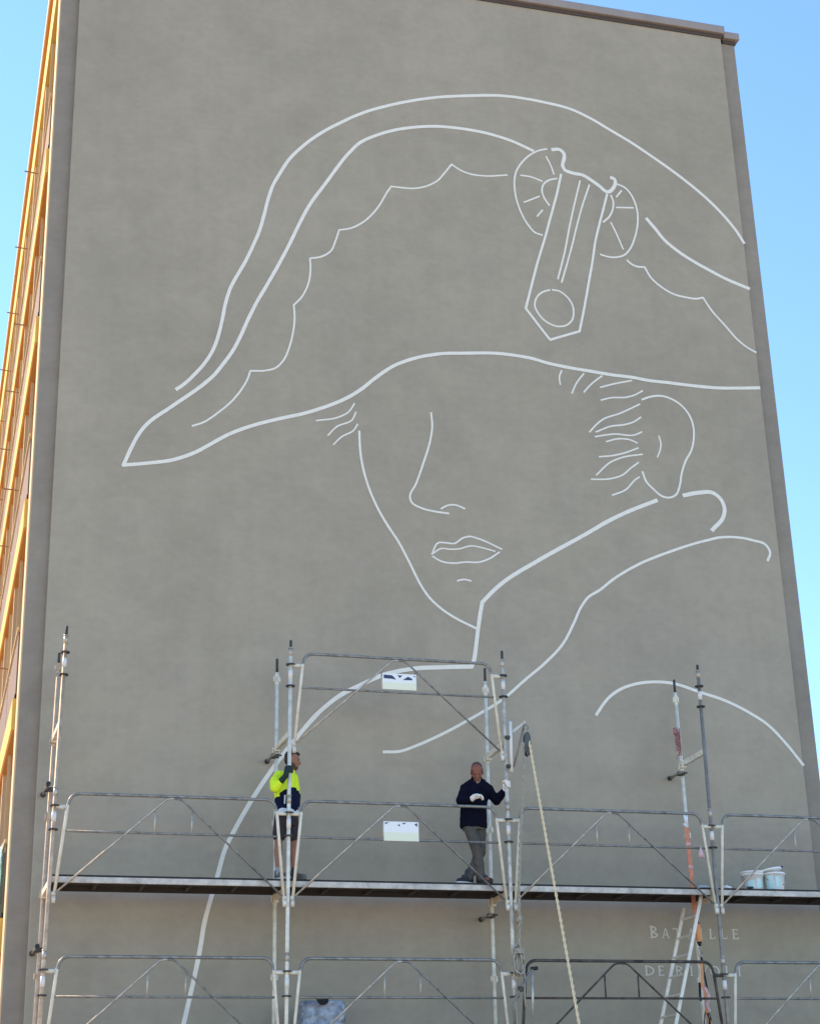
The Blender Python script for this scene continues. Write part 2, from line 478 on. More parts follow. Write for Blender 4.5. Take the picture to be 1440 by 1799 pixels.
# ------------------------------------------------------------------ the mural: painted lines on the end wall
STROKES = [
('hat_outline',0.0531,[(1.944,12.734),(2.042,12.818),(2.223,13.029),(2.389,13.269),(2.488,13.479),(2.545,13.667),(2.602,13.943),(2.658,14.281),(2.724,14.524),(2.775,14.649),(2.943,15.003),(3.06,15.294),(3.174,15.624),(3.244,15.92),(3.306,16.207),(3.369,16.424),(3.487,16.682),(3.634,16.958),(3.842,17.224),(4.128,17.51),(4.469,17.775),(4.862,18.035),(5.396,18.288),(6.056,18.522),(6.725,18.674),(7.25,18.76),(7.675,18.773),(8.04,18.753),(8.478,18.698),(8.83,18.57),(9.219,18.368),(9.569,18.183),(9.777,18.055),(10.273,17.731),(10.666,17.438),(11.005,17.131),(11.241,16.856),(11.351,16.704),(11.475,16.476)]),
('hat_brim',0.0549,[(7.77,17.748),(7.407,17.882),(7.022,17.962),(6.529,17.991),(6.092,17.966),(5.715,17.888),(5.384,17.782),(5.094,17.644),(4.795,17.446),(4.584,17.187),(4.374,16.856),(4.223,16.601),(4.111,16.421),(3.99,16.221),(3.838,15.899),(3.633,15.401),(3.387,14.855),(3.269,14.611),(3.121,14.307),(3.0,14.019),(2.881,13.706),(2.763,13.443),(2.626,13.219),(2.487,13.015),(2.345,12.86),(2.188,12.713),(2.004,12.555),(1.8,12.378),(1.616,12.222),(1.473,12.054),(1.387,11.896),(1.215,11.456),(1.215,11.456),(1.526,11.51),(1.913,11.599),(2.159,11.703),(2.438,11.882),(2.712,12.073),(3.041,12.242),(3.416,12.386),(3.901,12.551),(4.163,12.666),(4.428,12.802),(4.706,12.993),(4.96,13.231),(5.263,13.477),(5.622,13.654),(5.983,13.763),(6.477,13.832),(6.966,13.882),(7.258,13.879),(7.537,13.855),(7.758,13.809),(8.033,13.773),(8.498,13.738),(8.869,13.712),(9.249,13.702),(9.47,13.68),(9.853,13.675),(10.295,13.665),(10.714,13.672),(11.084,13.707),(11.456,13.751)]),
('hat_trim',0.0299,[(2.19,12.166),(2.356,12.243),(2.564,12.417),(2.773,12.633),(2.916,12.844),(2.998,13.007),(3.042,13.155),(3.042,13.155),(3.273,13.185),(3.414,13.238),(3.55,13.396),(3.632,13.608),(3.694,13.886),(3.717,14.158),(3.704,14.348),(3.704,14.348),(3.833,14.512),(3.937,14.764),(3.97,15.05),(3.962,15.2),(3.962,15.2),(4.139,15.254),(4.304,15.388),(4.37,15.56),(4.433,15.775),(4.433,15.775),(4.617,15.83),(4.827,15.974),(4.979,16.141),(5.114,16.349),(5.228,16.577),(5.301,16.699),(5.301,16.699),(5.462,16.701),(5.682,16.717),(5.894,16.791),(6.081,16.92),(6.223,17.109),(6.335,17.272),(6.335,17.272),(6.468,17.188),(6.632,17.136),(6.906,17.133),(7.288,17.206)]),
('hat_trim',0.0359,[(9.302,15.863),(9.354,15.809),(9.456,15.765),(9.603,15.768),(9.603,15.768),(9.694,15.592),(9.869,15.432),(10.086,15.32),(10.277,15.29),(10.48,15.283),(10.607,15.32),(10.607,15.32),(10.744,15.091),(10.973,14.821),(11.15,14.609),(11.311,14.48),(11.467,14.403)]),
('hat_fold',0.0585,[(9.717,16.713),(9.838,16.564),(10.004,16.346),(10.243,16.148),(10.517,15.988),(10.793,15.854),(11.067,15.732),(11.474,15.599)]),
('cockade_outline',0.0326,[(8.016,17.82),(7.892,17.778),(7.731,17.676),(7.566,17.501),(7.446,17.29),(7.407,17.108),(7.406,16.912),(7.443,16.678),(7.511,16.472),(7.615,16.282),(7.72,16.168),(7.837,16.141)]),
('cockade_centre',0.0328,[(8.163,17.268),(8.016,17.214),(7.925,17.129),(7.883,17.013),(7.909,16.867),(7.996,16.724)]),
('cockade_pleat',0.0298,[(7.994,17.671),(8.072,17.493),(8.112,17.34)]),
('cockade_pleat',0.0295,[(7.522,17.235),(7.706,17.232),(7.897,17.175)]),
('cockade_pleat',0.0292,[(7.554,16.722),(7.697,16.801),(7.83,16.875)]),
('cockade_pleat',0.0291,[(7.768,16.486),(7.87,16.619)]),
('cockade_outline',0.033,[(9.242,17.313),(9.362,17.272),(9.462,17.163),(9.526,17.013),(9.561,16.801),(9.542,16.567),(9.469,16.3),(9.365,16.076),(9.259,15.954),(9.113,15.892),(8.959,15.883),(8.834,15.909)]),
('cockade_centre',0.0331,[(9.107,17.079),(9.139,16.979),(9.124,16.828),(9.046,16.656),(8.93,16.538)]),
('cockade_pleat',0.0301,[(9.305,17.197),(9.203,17.06)]),
('cockade_pleat',0.03,[(9.187,16.853),(9.496,16.891)]),
('cockade_pleat',0.0295,[(9.067,16.546),(9.165,16.301),(9.247,16.06)]),
('cockade_loop',0.0637,[(8.111,17.823),(8.25,17.844),(8.32,17.776),(8.309,17.657),(8.277,17.546),(8.307,17.462),(8.435,17.42),(8.637,17.399),(8.787,17.316),(8.938,17.21),(9.015,17.144),(9.076,17.141),(9.146,17.207),(9.202,17.315),(9.198,17.408),(9.133,17.431)]),
('strap_outline',0.0415,[(8.239,17.359),(8.146,16.986),(8.014,16.542),(7.872,16.065),(7.705,15.55),(7.637,15.311),(7.476,14.742),(7.476,14.742),(7.856,14.224),(7.856,14.224),(8.371,14.436),(8.371,14.436),(8.513,15.012),(8.619,15.477),(8.675,15.718),(8.761,16.142),(8.868,16.519),(8.975,16.873),(9.039,17.092)]),
('strap_seam',0.0312,[(8.572,17.284),(8.448,16.842),(8.334,16.402),(8.217,15.903),(8.06,15.354)]),
('strap_seam',0.0311,[(8.732,17.225),(8.6,16.864),(8.473,16.464),(8.343,16.005),(8.23,15.639),(8.12,15.298)]),
('strap_button',0.0313,[(7.929,15.139),(8.06,15.134),(8.192,15.046),(8.276,14.915),(8.292,14.788),(8.257,14.629),(8.138,14.512),(7.981,14.483),(7.82,14.539),(7.693,14.665),(7.634,14.817),(7.671,14.961),(7.785,15.079),(7.929,15.139)]),
('hair_strand',0.0275,[(8.019,13.697),(7.973,13.581),(7.98,13.447)]),
('hair_strand',0.0275,[(8.392,13.681),(8.262,13.512),(8.166,13.313)]),
('hair_strand',0.0276,[(8.701,13.675),(8.516,13.519),(8.37,13.354)]),
('hair_strand',0.0278,[(9.206,13.646),(8.896,13.555),(8.661,13.47)]),
('hair_strand',0.0278,[(9.378,13.481),(9.224,13.388),(9.084,13.337),(8.839,13.305),(8.651,13.243)]),
('hair_strand',0.0274,[(9.31,13.24),(8.949,13.039),(8.655,12.906),(8.522,12.785),(8.418,12.667)]),
('hair_strand',0.0274,[(9.31,13.011),(9.166,12.907),(9.026,12.854),(8.782,12.8),(8.524,12.677)]),
('hair_strand',0.0273,[(9.309,12.757),(9.187,12.692),(8.83,12.672),(8.509,12.597)]),
('hair_strand',0.0273,[(9.214,12.551),(9.102,12.595),(8.896,12.595),(8.685,12.526)]),
('hair_strand',0.0271,[(9.222,12.469),(8.988,12.364),(8.782,12.298),(8.551,12.257)]),
('hair_strand',0.027,[(9.286,12.367),(8.924,12.275),(8.735,12.181),(8.481,11.942)]),
('hair_strand',0.0269,[(9.207,12.219),(9.084,12.125),(8.92,11.981),(8.714,11.899),(8.39,11.861)]),
('hair_strand',0.0269,[(9.201,11.971),(9.125,11.916),(8.958,11.738),(8.722,11.622)]),
('ear_outline',0.0337,[(9.356,13.325),(9.508,13.391),(9.678,13.425),(9.872,13.388),(10.031,13.293),(10.155,13.13),(10.206,12.939),(10.198,12.748),(10.137,12.524),(10.009,12.306),(9.932,12.107),(9.865,11.854),(9.81,11.734),(9.698,11.666),(9.564,11.674),(9.429,11.778),(9.306,11.912),(9.261,12.067)]),
('ear_fold',0.0275,[(9.591,12.71),(9.615,12.594),(9.595,12.474),(9.535,12.341)]),
('hair_strand',0.0255,[(4.636,12.776),(4.55,12.634),(4.381,12.523),(4.045,12.434)]),
('hair_strand',0.0254,[(4.656,12.635),(4.601,12.507),(4.353,12.361),(4.22,12.208)]),
('hair_strand',0.0253,[(4.679,12.439),(4.625,12.34),(4.421,12.199),(4.303,12.066)]),
('face_outline',0.0362,[(4.704,12.324),(4.716,11.969),(4.771,11.637),(4.87,11.316),(4.987,11.052),(5.121,10.818),(5.255,10.613),(5.432,10.268),(5.593,9.934),(5.709,9.76),(5.894,9.589),(6.132,9.446),(6.414,9.319)]),
('nose_outline',0.0311,[(5.84,12.744),(5.851,12.525),(5.806,12.255),(5.696,11.906),(5.561,11.531),(5.466,11.32),(5.482,11.248),(5.647,11.152),(5.818,11.12),(6.062,11.103)]),
('nostril',0.0282,[(5.943,11.167),(6.045,11.23),(6.156,11.249),(6.316,11.201)]),
('upper_lip',0.0267,[(5.769,10.409),(5.769,10.409),(5.894,10.625),(6.0,10.628),(6.138,10.629),(6.252,10.716),(6.378,10.758),(6.502,10.735),(6.871,10.593)]),
('mouth_line',0.0234,[(5.801,10.447),(5.914,10.528),(6.074,10.531),(6.196,10.545),(6.398,10.609),(6.567,10.59),(6.765,10.549)]),
('lower_lip',0.0266,[(5.769,10.409),(5.919,10.33),(6.112,10.314),(6.287,10.344),(6.51,10.36),(6.657,10.42),(6.833,10.542)]),
('chin_crease',0.0264,[(6.155,10.039),(6.261,10.069),(6.366,10.053)]),
('collar_edge',0.0609,[(9.462,11.599),(8.79,11.28),(8.113,10.863),(7.583,10.542),(7.329,10.381),(6.919,10.105),(6.712,9.925),(6.529,9.731),(6.529,9.731),(6.485,9.53),(6.439,9.286),(6.388,8.97),(6.358,8.822),(6.32,8.734),(6.32,8.734),(5.837,8.695),(5.504,8.664),(5.223,8.606),(4.964,8.525),(4.682,8.384),(4.357,8.202),(4.101,7.991),(3.861,7.727),(3.71,7.535),(3.443,7.182),(3.149,6.736),(2.916,6.325),(2.761,6.007),(2.656,5.628),(2.58,5.357),(2.502,5.053),(2.435,4.622),(2.317,4.048),(2.251,3.745),(2.189,3.431)]),
('collar_tip',0.0669,[(9.925,11.719),(10.191,11.79),(10.436,11.806),(10.561,11.705),(10.607,11.559),(10.576,11.421),(10.356,11.167)]),
('coat_lapel',0.0413,[(11.259,10.727),(11.319,10.87),(11.264,10.985),(11.036,11.054),(10.765,11.081),(10.495,11.06),(10.221,10.982),(9.614,10.758),(8.989,10.465),(8.577,10.193),(8.41,10.054),(8.199,9.913),(8.089,9.77),(7.943,9.488),(7.75,9.156),(7.484,8.875),(7.113,8.561),(6.793,8.28),(6.277,7.956),(5.843,7.711),(5.454,7.526),(5.208,7.434),(4.974,7.417)]),
('epaulette',0.0454,[(8.206,8.1),(8.286,8.215),(8.429,8.378),(8.623,8.512),(8.894,8.61),(9.162,8.65),(9.432,8.647),(9.906,8.526),(10.327,8.405),(10.64,8.266),(10.974,8.061),(11.218,7.808),(11.475,7.479)])]
LETTERS = [('B', 8.78, 8.907, 4.904, 5.074), ('A', 8.962, 9.087, 4.904, 5.043), ('T', 9.135, 9.27, 4.904, 5.044), ('A', 9.353, 9.48, 4.904, 5.044), ('I', 9.545, 9.59, 4.904, 5.043), ('L', 9.686, 9.783, 4.904, 5.044), ('L', 9.866, 9.965, 4.904, 5.044), ('E', 10.043, 10.147, 4.904, 5.045), ('D', 8.665, 8.809, 4.392, 4.528), ('E', 8.861, 8.955, 4.392, 4.528), ('R', 9.124, 9.253, 4.392, 4.529), ('I', 9.348, 9.391, 4.392, 4.528), ('V', 9.478, 9.627, 4.392, 4.53), ('O', 9.657, 9.802, 4.392, 4.53), ('L', 9.884, 9.986, 4.392, 4.529), ('I', 10.081, 10.127, 4.392, 4.529)]

def smooth_path(pts):
    """Catmull-Rom through the points; a repeated point is a corner"""
    segs = [[pts[0]]]
    for a, b in zip(pts, pts[1:]):
        if a == b:
            segs.append([b])
        else:
            segs[-1].append(b)
    segs = [s for s in segs if len(s) > 1]
    out = []
    for s in segs:
        q = [Vector(p) for p in s]
        ext = [q[0] * 2 - q[1]] + q + [q[-1] * 2 - q[-2]]
        res = []
        for i in range(1, len(ext) - 2):
            p0, p1, p2, p3 = ext[i - 1:i + 3]
            # centripetal-like tangents to avoid overshoot on uneven spacing
            d1 = max((p1 - p0).length, 1e-4); d2 = max((p2 - p1).length, 1e-4); d3 = max((p3 - p2).length, 1e-4)
            t1 = ((p1 - p0) / d1 * d2 + (p2 - p1) / d2 * d1) / (d1 + d2) * d2
            t2 = ((p2 - p1) / d2 * d3 + (p3 - p2) / d3 * d2) / (d2 + d3) * d2
            m = max(2, int(d2 / .04))
            for k in range(m):
                t = k / m
                h = (2 * t**3 - 3 * t**2 + 1) * p1 + (t**3 - 2 * t**2 + t) * t1 + (-2 * t**3 + 3 * t**2) * p2 + (t**3 - t**2) * t2
                res.append(h)
        res.append(q[-1])
        out.append(res)
    return out

def ribbon(bm, path, w, y, seed):
    n = len(path)
    L = []; Rr = []
    for i, p in enumerate(path):
        if i == 0: d = path[1] - p
        elif i == n - 1: d = p - path[i - 1]
        else: d = path[i + 1] - path[i - 1]
        d = d.normalized()
        nn = Vector((-d.y, d.x))
        e1 = w / 2 * (1 + .10 * noise.noise(Vector((p.x * 5, p.y * 5, seed))))
        e2 = w / 2 * (1 + .10 * noise.noise(Vector((p.x * 5, p.y * 5, seed + 9))))
        if i == 0: p = p - d * w * .25
        if i == n - 1: p = p + d * w * .25
        L.append(p + nn * e1); Rr.append(p - nn * e2)
    lv = [bm.verts.new((p.x, y, p.y)) for p in L]
    rv = [bm.verts.new((p.x, y, p.y)) for p in Rr]
    for i in range(n - 1):
        bm.faces.new((lv[i], lv[i + 1], rv[i + 1], rv[i]))

mural = thing('mural', 'giant white line drawing of a man in a cockade hat on the grey wall', 'mural', (6, WY - .004, 11))
for si, (nm, w, pts) in enumerate(STROKES):
    bm = bmesh.new()
    for j, path in enumerate(smooth_path(pts)):
        ribbon(bm, path, w, -.004 - .0006 * (j % 2), si * 3.1)
        if j:  # fill the outer corner
            p = path[0]
            k = [bm.verts.new((p.x + w * .5 * math.cos(a * math.pi / 4), -.0052, p.y + w * .5 * math.sin(a * math.pi / 4))) for a in range(8)]
            bm.faces.new(k)
    bmesh.ops.translate(bm, verts=bm.verts, vec=(-6, .004 - .0015 * (si % 2), -11))
    me = bpy.data.meshes.new(nm)
    bm.to_mesh(me); bm.free()
    me.materials.append(M_PAINT)
    ob = bpy.data.objects.new(nm, me); col.objects.link(ob); ob.parent = mural

# lettering, strokes with serifs
def letter(bm, ch, x0, x1, z0, z1, y):
    H = z1 - z0
    W = x1 - x0
    t = H * .165      # thick
    h = H * .10     # thin
    s = H * .10      # serif reach
    lay = [0]
    def quad(pts):
        lay[0] += 1
        bm.faces.new([bm.verts.new((px, y - .0003 * lay[0], pz)) for px, pz in pts])
    def vst(x, a=z0, b=z1, sb=True, stp=True):
        quad([(x - t / 2, a), (x + t / 2, a), (x + t / 2, b), (x - t / 2, b)])
        if sb: quad([(x - t / 2 - s, a), (x + t / 2 + s, a), (x + t / 2 + s * .8, a + h * .7), (x - t / 2 - s * .8, a + h * .7)])
        if stp: quad([(x - t / 2 - s, b), (x + t / 2 + s, b), (x + t / 2 + s * .8, b - h * .7), (x - t / 2 - s * .8, b - h * .7)])
    def hst(xa, xb, z, ser=0):
        quad([(xa, z - h / 2), (xb, z - h / 2), (xb, z + h / 2), (xa, z + h / 2)])
        if ser: quad([(xb - h, z), (xb, z), (xb, z + ser), (xb - h * .6, z + ser)])
    def diag(xa, za, xb, zb, w):
        quad([(xa - w / 2, za), (xa + w / 2, za), (xb + w / 2, zb), (xb - w / 2, zb)])
    def ring(cx, cz, rx, rz, a0, a1, wo):
        n = 20
        for i in range(n):
            A = R(a0 + (a1 - a0) * i / n); B = R(a0 + (a1 - a0) * (i + 1) / n)
            wa = h + (wo - h) * abs(math.cos(A)); wb = h + (wo - h) * abs(math.cos(B))
            quad([(cx + rx * math.cos(A), cz + rz * math.sin(A)), (cx + rx * math.cos(B), cz + rz * math.sin(B)),
                  (cx + (rx - wb) * math.cos(B), cz + (rz - wb) * math.sin(B)), (cx + (rx - wa) * math.cos(A), cz + (rz - wa) * math.sin(A))])
            lay[0] -= 1
    xs = x0 + t / 2 + s
    if ch == 'I': vst((x0 + x1) / 2)
    elif ch == 'L': vst(xs); hst(xs, x1, z0 + h / 2, H * .22)
    elif ch == 'E':
        vst(xs); hst(xs, x1, z0 + h / 2, H * .18); hst(xs, x1 - W * .08, z1 - h / 2, -H * .16); hst(xs, x1 - W * .2, z0 + H * .52)
        quad([(x1 - W * .2 - h * .5, z0 + H * .43), (x1 - W * .2, z0 + H * .43), (x1 - W * .2, z0 + H * .61), (x1 - W * .2 - h * .5, z0 + H * .61)])
    elif ch == 'T':
        vst((x0 + x1) / 2, stp=False); hst(x0, x1, z1 - h / 2, -H * .16); quad([(x0, z1), (x0 + h, z1), (x0 + h * .6, z1 - H * .18), (x0, z1 - H * .18)])
    elif ch == 'A':
        cx = (x0 + x1) / 2
        diag(x0 + W * .12, z0, cx, z1, h); diag(x1 - W * .15, z0, cx, z1, t); hst(x0 + W * .26, x1 - W * .3, z0 + H * .34)
        for q in (x0 + W * .12, x1 - W * .15): quad([(q - t / 2 - s, z0), (q + t / 2 + s, z0), (q + t / 2, z0 + h * .7), (q - t / 2, z0 + h * .7)])
    elif ch == 'V':
        cx = (x0 + x1) / 2
        diag(cx, z0, x0 + W * .15, z1, t); diag(cx, z0, x1 - W * .12, z1, h)
        for q in (x0 + W * .15, x1 - W * .12): quad([(q - t / 2 - s, z1), (q + t / 2 + s, z1), (q + t / 2, z1 - h * .7), (q - t / 2, z1 - h * .7)])
    elif ch == 'D':
        vst(xs); ring(xs, (z0 + z1) / 2, x1 - xs, H / 2, -90, 90, t)
    elif ch == 'O':
        ring((x0 + x1) / 2, (z0 + z1) / 2, W / 2, H / 2, 0, 360, t)
    elif ch in 'BR':
        vst(xs); ring(xs, z0 + H * .74, (x1 - xs) * .84, H * .26, -90, 90, t)
        if ch == 'B': ring(xs, z0 + H * .26, x1 - xs, H * .26, -90, 90, t)
        else:
            diag(x1 - t * .4, z0, xs + W * .22, z0 + H * .5, t); quad([(x1 - t - s * .4, z0), (x1 + s, z0), (x1 + s * .6, z0 + h * .7), (x1 - t, z0 + h * .7)])

let_t = thing('wall_lettering', 'cream serif capitals in two lines painted low on the wall behind the ladder', 'lettering', (10.2, WY - .004, 4.7))
for ch, x0, x1, z0, z1 in LETTERS:
    bm = bmesh.new()
    letter(bm, ch, x0, x1, z0, z1, 0)
    bmesh.ops.translate(bm, verts=bm.verts, vec=(-10.2, 0, -4.7))
    me = bpy.data.meshes.new('letter')
    bm.to_mesh(me); bm.free()
    me.materials.append(M_LETTER)
    ob = bpy.data.objects.new('letter', me); col.objects.link(ob); ob.parent = let_t

# ------------------------------------------------------------------ scaffold
YF, YB = -1.753, -.948
DECK = 5.41
XF = [(.305, .0175), (3.318, .0124), (6.309, .0119), (9.301, .0069), (12.29, .0069)]
XB = [(.306, .015), (3.341, .0068), (6.298, .0143), (9.364, -.0014), (12.33, .003)]
fx = lambda i, z: XF[i][0] + XF[i][1] * z
bx = lambda i, z: XB[i][0] + XB[i][1] * z
sc = thing('scaffold', 'galvanised tube scaffold with guardrail frames and two work decks standing along the grey wall', 'scaffold', (6, -1.35, 0))
OFF = Vector((-6, 1.35, 0))
def part(name, bm, m, parent=None, smooth=False):
    if parent is None:
        bmesh.ops.translate(bm, verts=bm.verts, vec=OFF)
        return finish(name, bm, m, sc, smooth)
    bmesh.ops.translate(bm, verts=bm.verts, vec=OFF)
    return finish(name, bm, m, parent, smooth)

def standard(fn, Y, i, top, front):
    m = {(3, True): M_GALV_DULL, (2, False): M_GALV_PALE, (0, True): M_SUNTUBE, (0, False): M_SUNTUBE, (1, True): M_GALV_PALE, (2, True): M_GALV_LIGHT}.get((i, front), M_GALV_PALE)
    bm = bmesh.new()
    P = lambda z: (fn(i, z), Y, z)
    sp = top - .20
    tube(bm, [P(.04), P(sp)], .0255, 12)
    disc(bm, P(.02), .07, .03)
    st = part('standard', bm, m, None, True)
    bm = bmesh.new()
    tube(bm, [P(sp - .02), P(top - .012), P(top)], [.019, .019, .013], 10)
    part('spigot', bm, M_SPIGOT, st, True)
    if front:
        z = 8.28
        while z > 1:
            for dz in (0, -.30):
                bm = bmesh.new()
                disc(bm, P(z + dz), .062, .016, 16)
                part('collar_plate', bm, M_SPIGOT, st)
            bm = bmesh.new()
            tube(bm, [P(z - .08), P(z - .20)], .0295, 12)
            part('label_band', bm, M_LABEL, st, True)
            bm = bmesh.new()
            tube(bm, [P(z + .22), P(z + .12)], .029, 12)
            tube(bm, [P(z + .235), P(z + .222)], .034, 12)
            part('sleeve_joint', bm, M_GALV, st, True)
            z -= 2.0
    else:
        z = 8.30
        while z > .5:
            bm = bmesh.new()
            c = P(z)
            tube(bm, [P(z - .07), P(z + .07)], .029, 12)
            for a in range(4):
                A = a * math.pi / 2 + .35
                d = Vector((math.cos(A), math.sin(A), 0))
                q = Vector(c) + d * .042
                bar(bm, q - Vector((0, 0, .035)), q + Vector((0, 0, .035)), .022, .022, d)
            part('rosette', bm, m, st)
            z -= 1.0
    return st

TOPF = [8.64, 8.62, 8.64, 8.60, 8.62]
TOPB = [8.52, 8.60, 8.63, 8.61, 8.6]
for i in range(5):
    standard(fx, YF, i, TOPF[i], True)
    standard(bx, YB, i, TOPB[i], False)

# guardrail frames: bent tube frame, knee rail, A braces and two short uprights
SH = .0115
def frame_meshes():
    W = 2.99
    def S(x, z): return (x + SH * z, 0, z)      # z measured from the deck
    zt = 1.03
    parts = {}
    bm = bmesh.new()
    path = [S(.055, -.31), S(.165, zt - .15)]
    for a in range(0, 91, 18):
        A = R(180 - a)
        path.append(S(.305 + .13 * math.cos(A), zt - .13 + .13 * math.sin(A)))
    for a in range(0, 91, 18):
        A = R(90 - a)
        path.append(S(W - .305 + .13 * math.cos(A), zt - .13 + .13 * math.sin(A)))
    path += [S(W - .165, zt - .15), S(W - .055, -.31)]
    tube(bm, path, .0205, 10)
    # hooks that grip the standards
    for sx in (1, -1):
        x = 0 if sx == 1 else W
        for z in (.855, -.22):
            q = x + sx * (.155 if z > 0 else .07)
            box(bm, min(x + sx * .03, q), max(x + sx * .03, q), -.02, .02, z - (.022 if z > 0 else .02), z + (.022 if z > 0 else .02))
        box(bm, x + sx * .055 - .022, x + sx * .055 + .022, -.03, .012, -.335, -.255)
    parts['guardrail_frame'] = bm
    bm = bmesh.new()
    tube(bm, [S(.135, .555), S(W - .135, .555)], .0150, 8)
    parts['knee_rail'] = bm
    for sx, nm in ((1, 'b0'), (-1, 'b1')):
        bm = bmesh.new()
        f = (lambda x: x) if sx == 1 else (lambda x: W - x)
        tube(bm, [S(f(.085), -.20), S(f(1.36), .955), S(f(1.40), .985), S(f(1.445), .998), S(f(W / 2 - .006), 1.0)], .0135, 8)
        parts[nm] = bm
    for sx, nm in ((-1, 'u0'), (1, 'u1')):
        bm = bmesh.new()
        tube(bm, [S(W / 2 + sx * .235, .555), S(W / 2 + sx * .235, .845)], .0125, 8)
        parts[nm] = bm
    return parts
def build_frames():
    parts = frame_meshes()
    meshes = {}
    for k, bm in parts.items():
        bmesh.ops.recalc_face_normals(bm, faces=bm.faces)
        nm = {'b0': 'brace', 'b1': 'brace', 'u0': 'short_upright', 'u1': 'short_upright'}.get(k, k)
        me = bpy.data.meshes.new(nm); bm.to_mesh(me); bm.free()
        me.materials.append(M_GALV)
        me.polygons.foreach_set('use_smooth', [True] * len(me.polygons))
        if k == 'guardrail_frame':
            me.materials.append(M_GALV_PALE)
            for f in me.polygons:
                if f.center.z < .87: f.material_index = 1
        meshes[k] = (nm, me)
    def mk(key, m, parent, loc):
        nm, me = meshes[key]
        ob = bpy.data.objects.new(nm, me)
        col.objects.link(ob)
        ob.parent = parent
        ob.location = loc
        ob.material_slots[0].link = 'OBJECT'
        ob.material_slots[0].material = m
        if m is M_RUST and len(ob.material_slots) > 1:
            ob.material_slots[1].link = 'OBJECT'
            ob.material_slots[1].material = m
        return ob
    sets = [(0, 0), (1, 0), (2, 0), (3, 0), (0, -2), (1, -2), (2, -2), (3, -2), (1, 2)]
    for i, dz in sets:
        z = DECK + dz
        rust = (i, dz) == (2, -2)
        loc = Vector((fx(i, z + .4) - SH * .4, YF - .004, z)) + OFF
        f = mk('guardrail_frame', M_RUST if rust else M_RAIL, sc, loc)
        if rust: f['label'] = 'dark rusty guardrail frame'
        for k in ('knee_rail', 'b0', 'b1', 'u0', 'u1'):
            mk(k, M_RUST if rust else (M_RAIL if k in ('knee_rail', 'b1') else M_GALV), f, (0, -.012 if k[0] == 'b' else 0, 0))
build_frames()

rib0 = None
# decks: two boards a bay, aluminium front edge, ribs below
for dz in (0, -2):
    z = DECK + dz
    for i in range(4):
        x0 = fx(i, z) + .012; x1 = fx(i + 1, z) - .012
        for (ya, yb) in ((-1.675, -1.345), (-1.335, -1.005)):
            bm = bmesh.new()
            box(bm, x0, x1, ya, yb, z + .004, z + .032)
            dk = part('deck_board', bm, M_DECK)
            n = 5
            for k in range(n + 1):
                xx = x0 + (x1 - x0) * k / n
                xx = min(max(xx, x0 + .03), x1 - .03)
                if rib0 is None:
                    bm = bmesh.new()
                    box(bm, -.02, .02, -.155, .155, -.045, .002)
                    rib0 = finish('deck_rib', bm, M_BEAM, dk)
                    rb = rib0
                else:
                    rb = link_copy(rib0, dk)
                rb.location = Vector((xx, (ya + yb) / 2, z)) + OFF
        bm = bmesh.new()
        box(bm, fx(i, z) + (.03 if i else -.02), fx(i + 1, z) + (.028 if i < 3 else .5), -1.714, -1.68, z - .072, z + .002, .004)
        part('deck_edge', bm, M_ALU)
        bm = bmesh.new()
        box(bm, x0, x1, -1.0, -.975, z - .06, z + .03)
        part('deck_edge', bm, M_BEAM)

# transoms joining front and back standards, at every lift
for i in range(5):
    for z in (DECK + 1.92, DECK - .10, DECK - 2.1, DECK - 4.1):
        bm = bmesh.new()
        bar(bm, (fx(i, z), YF + .026, z), (bx(i, z), YB - .03, z), .05, .075)
        q = Vector((bx(i, z), YB - .06, z))
        box(bm, q.x - .033, q.x + .033, q.y - .03, q.y + .02, z - .06, z + .05)
        part('transom', bm, M_GALV_PALE)

# ties from the back standards to the wall
def tie(i, z, out=.12, dx=-.02, lug=True, m=M_COUPLER):
    x = bx(i, z)
    bm = bmesh.new()
    a = Vector((x - .05, YB - out, z)); b = Vector((x - .05 + dx, WY - .004, z - .005))
    tube(bm, [a, b], .020, 10)
    t = part('wall_tie', bm, M_GALV_DULL, None, True)
    bm = bmesh.new()
    box(bm, x - .072, x + .036, YB - .034, YB + .040, z - .030, z + .030, .010)
    disc(bm, (x + .045, YB - .02, z + .01), .012, .05, 8, 'x')
    disc(bm, (x - .02, YB - .07, z - .03), .014, .07, 8, 'y')
    part('coupler', bm, m, t)
    bm = bmesh.new()
    disc(bm, (b.x, b.y - .006, b.z), .036, .012, 12, 'y')
    disc(bm, (b.x, b.y - .03, b.z), .027, .04, 12, 'y')
    part('tie_end', bm, M_COUPLER, t)
    if out > .2:
        bm = bmesh.new()
        disc(bm, a + Vector((0, .02, 0)), .030, .07, 12, 'y')
        part('end_cap', bm, M_BLACK, t)
tie(1, 7.22); tie(3, 7.20); tie(2, 5.13); tie(0, 6.66, .34); tie(0, 4.62, .34)

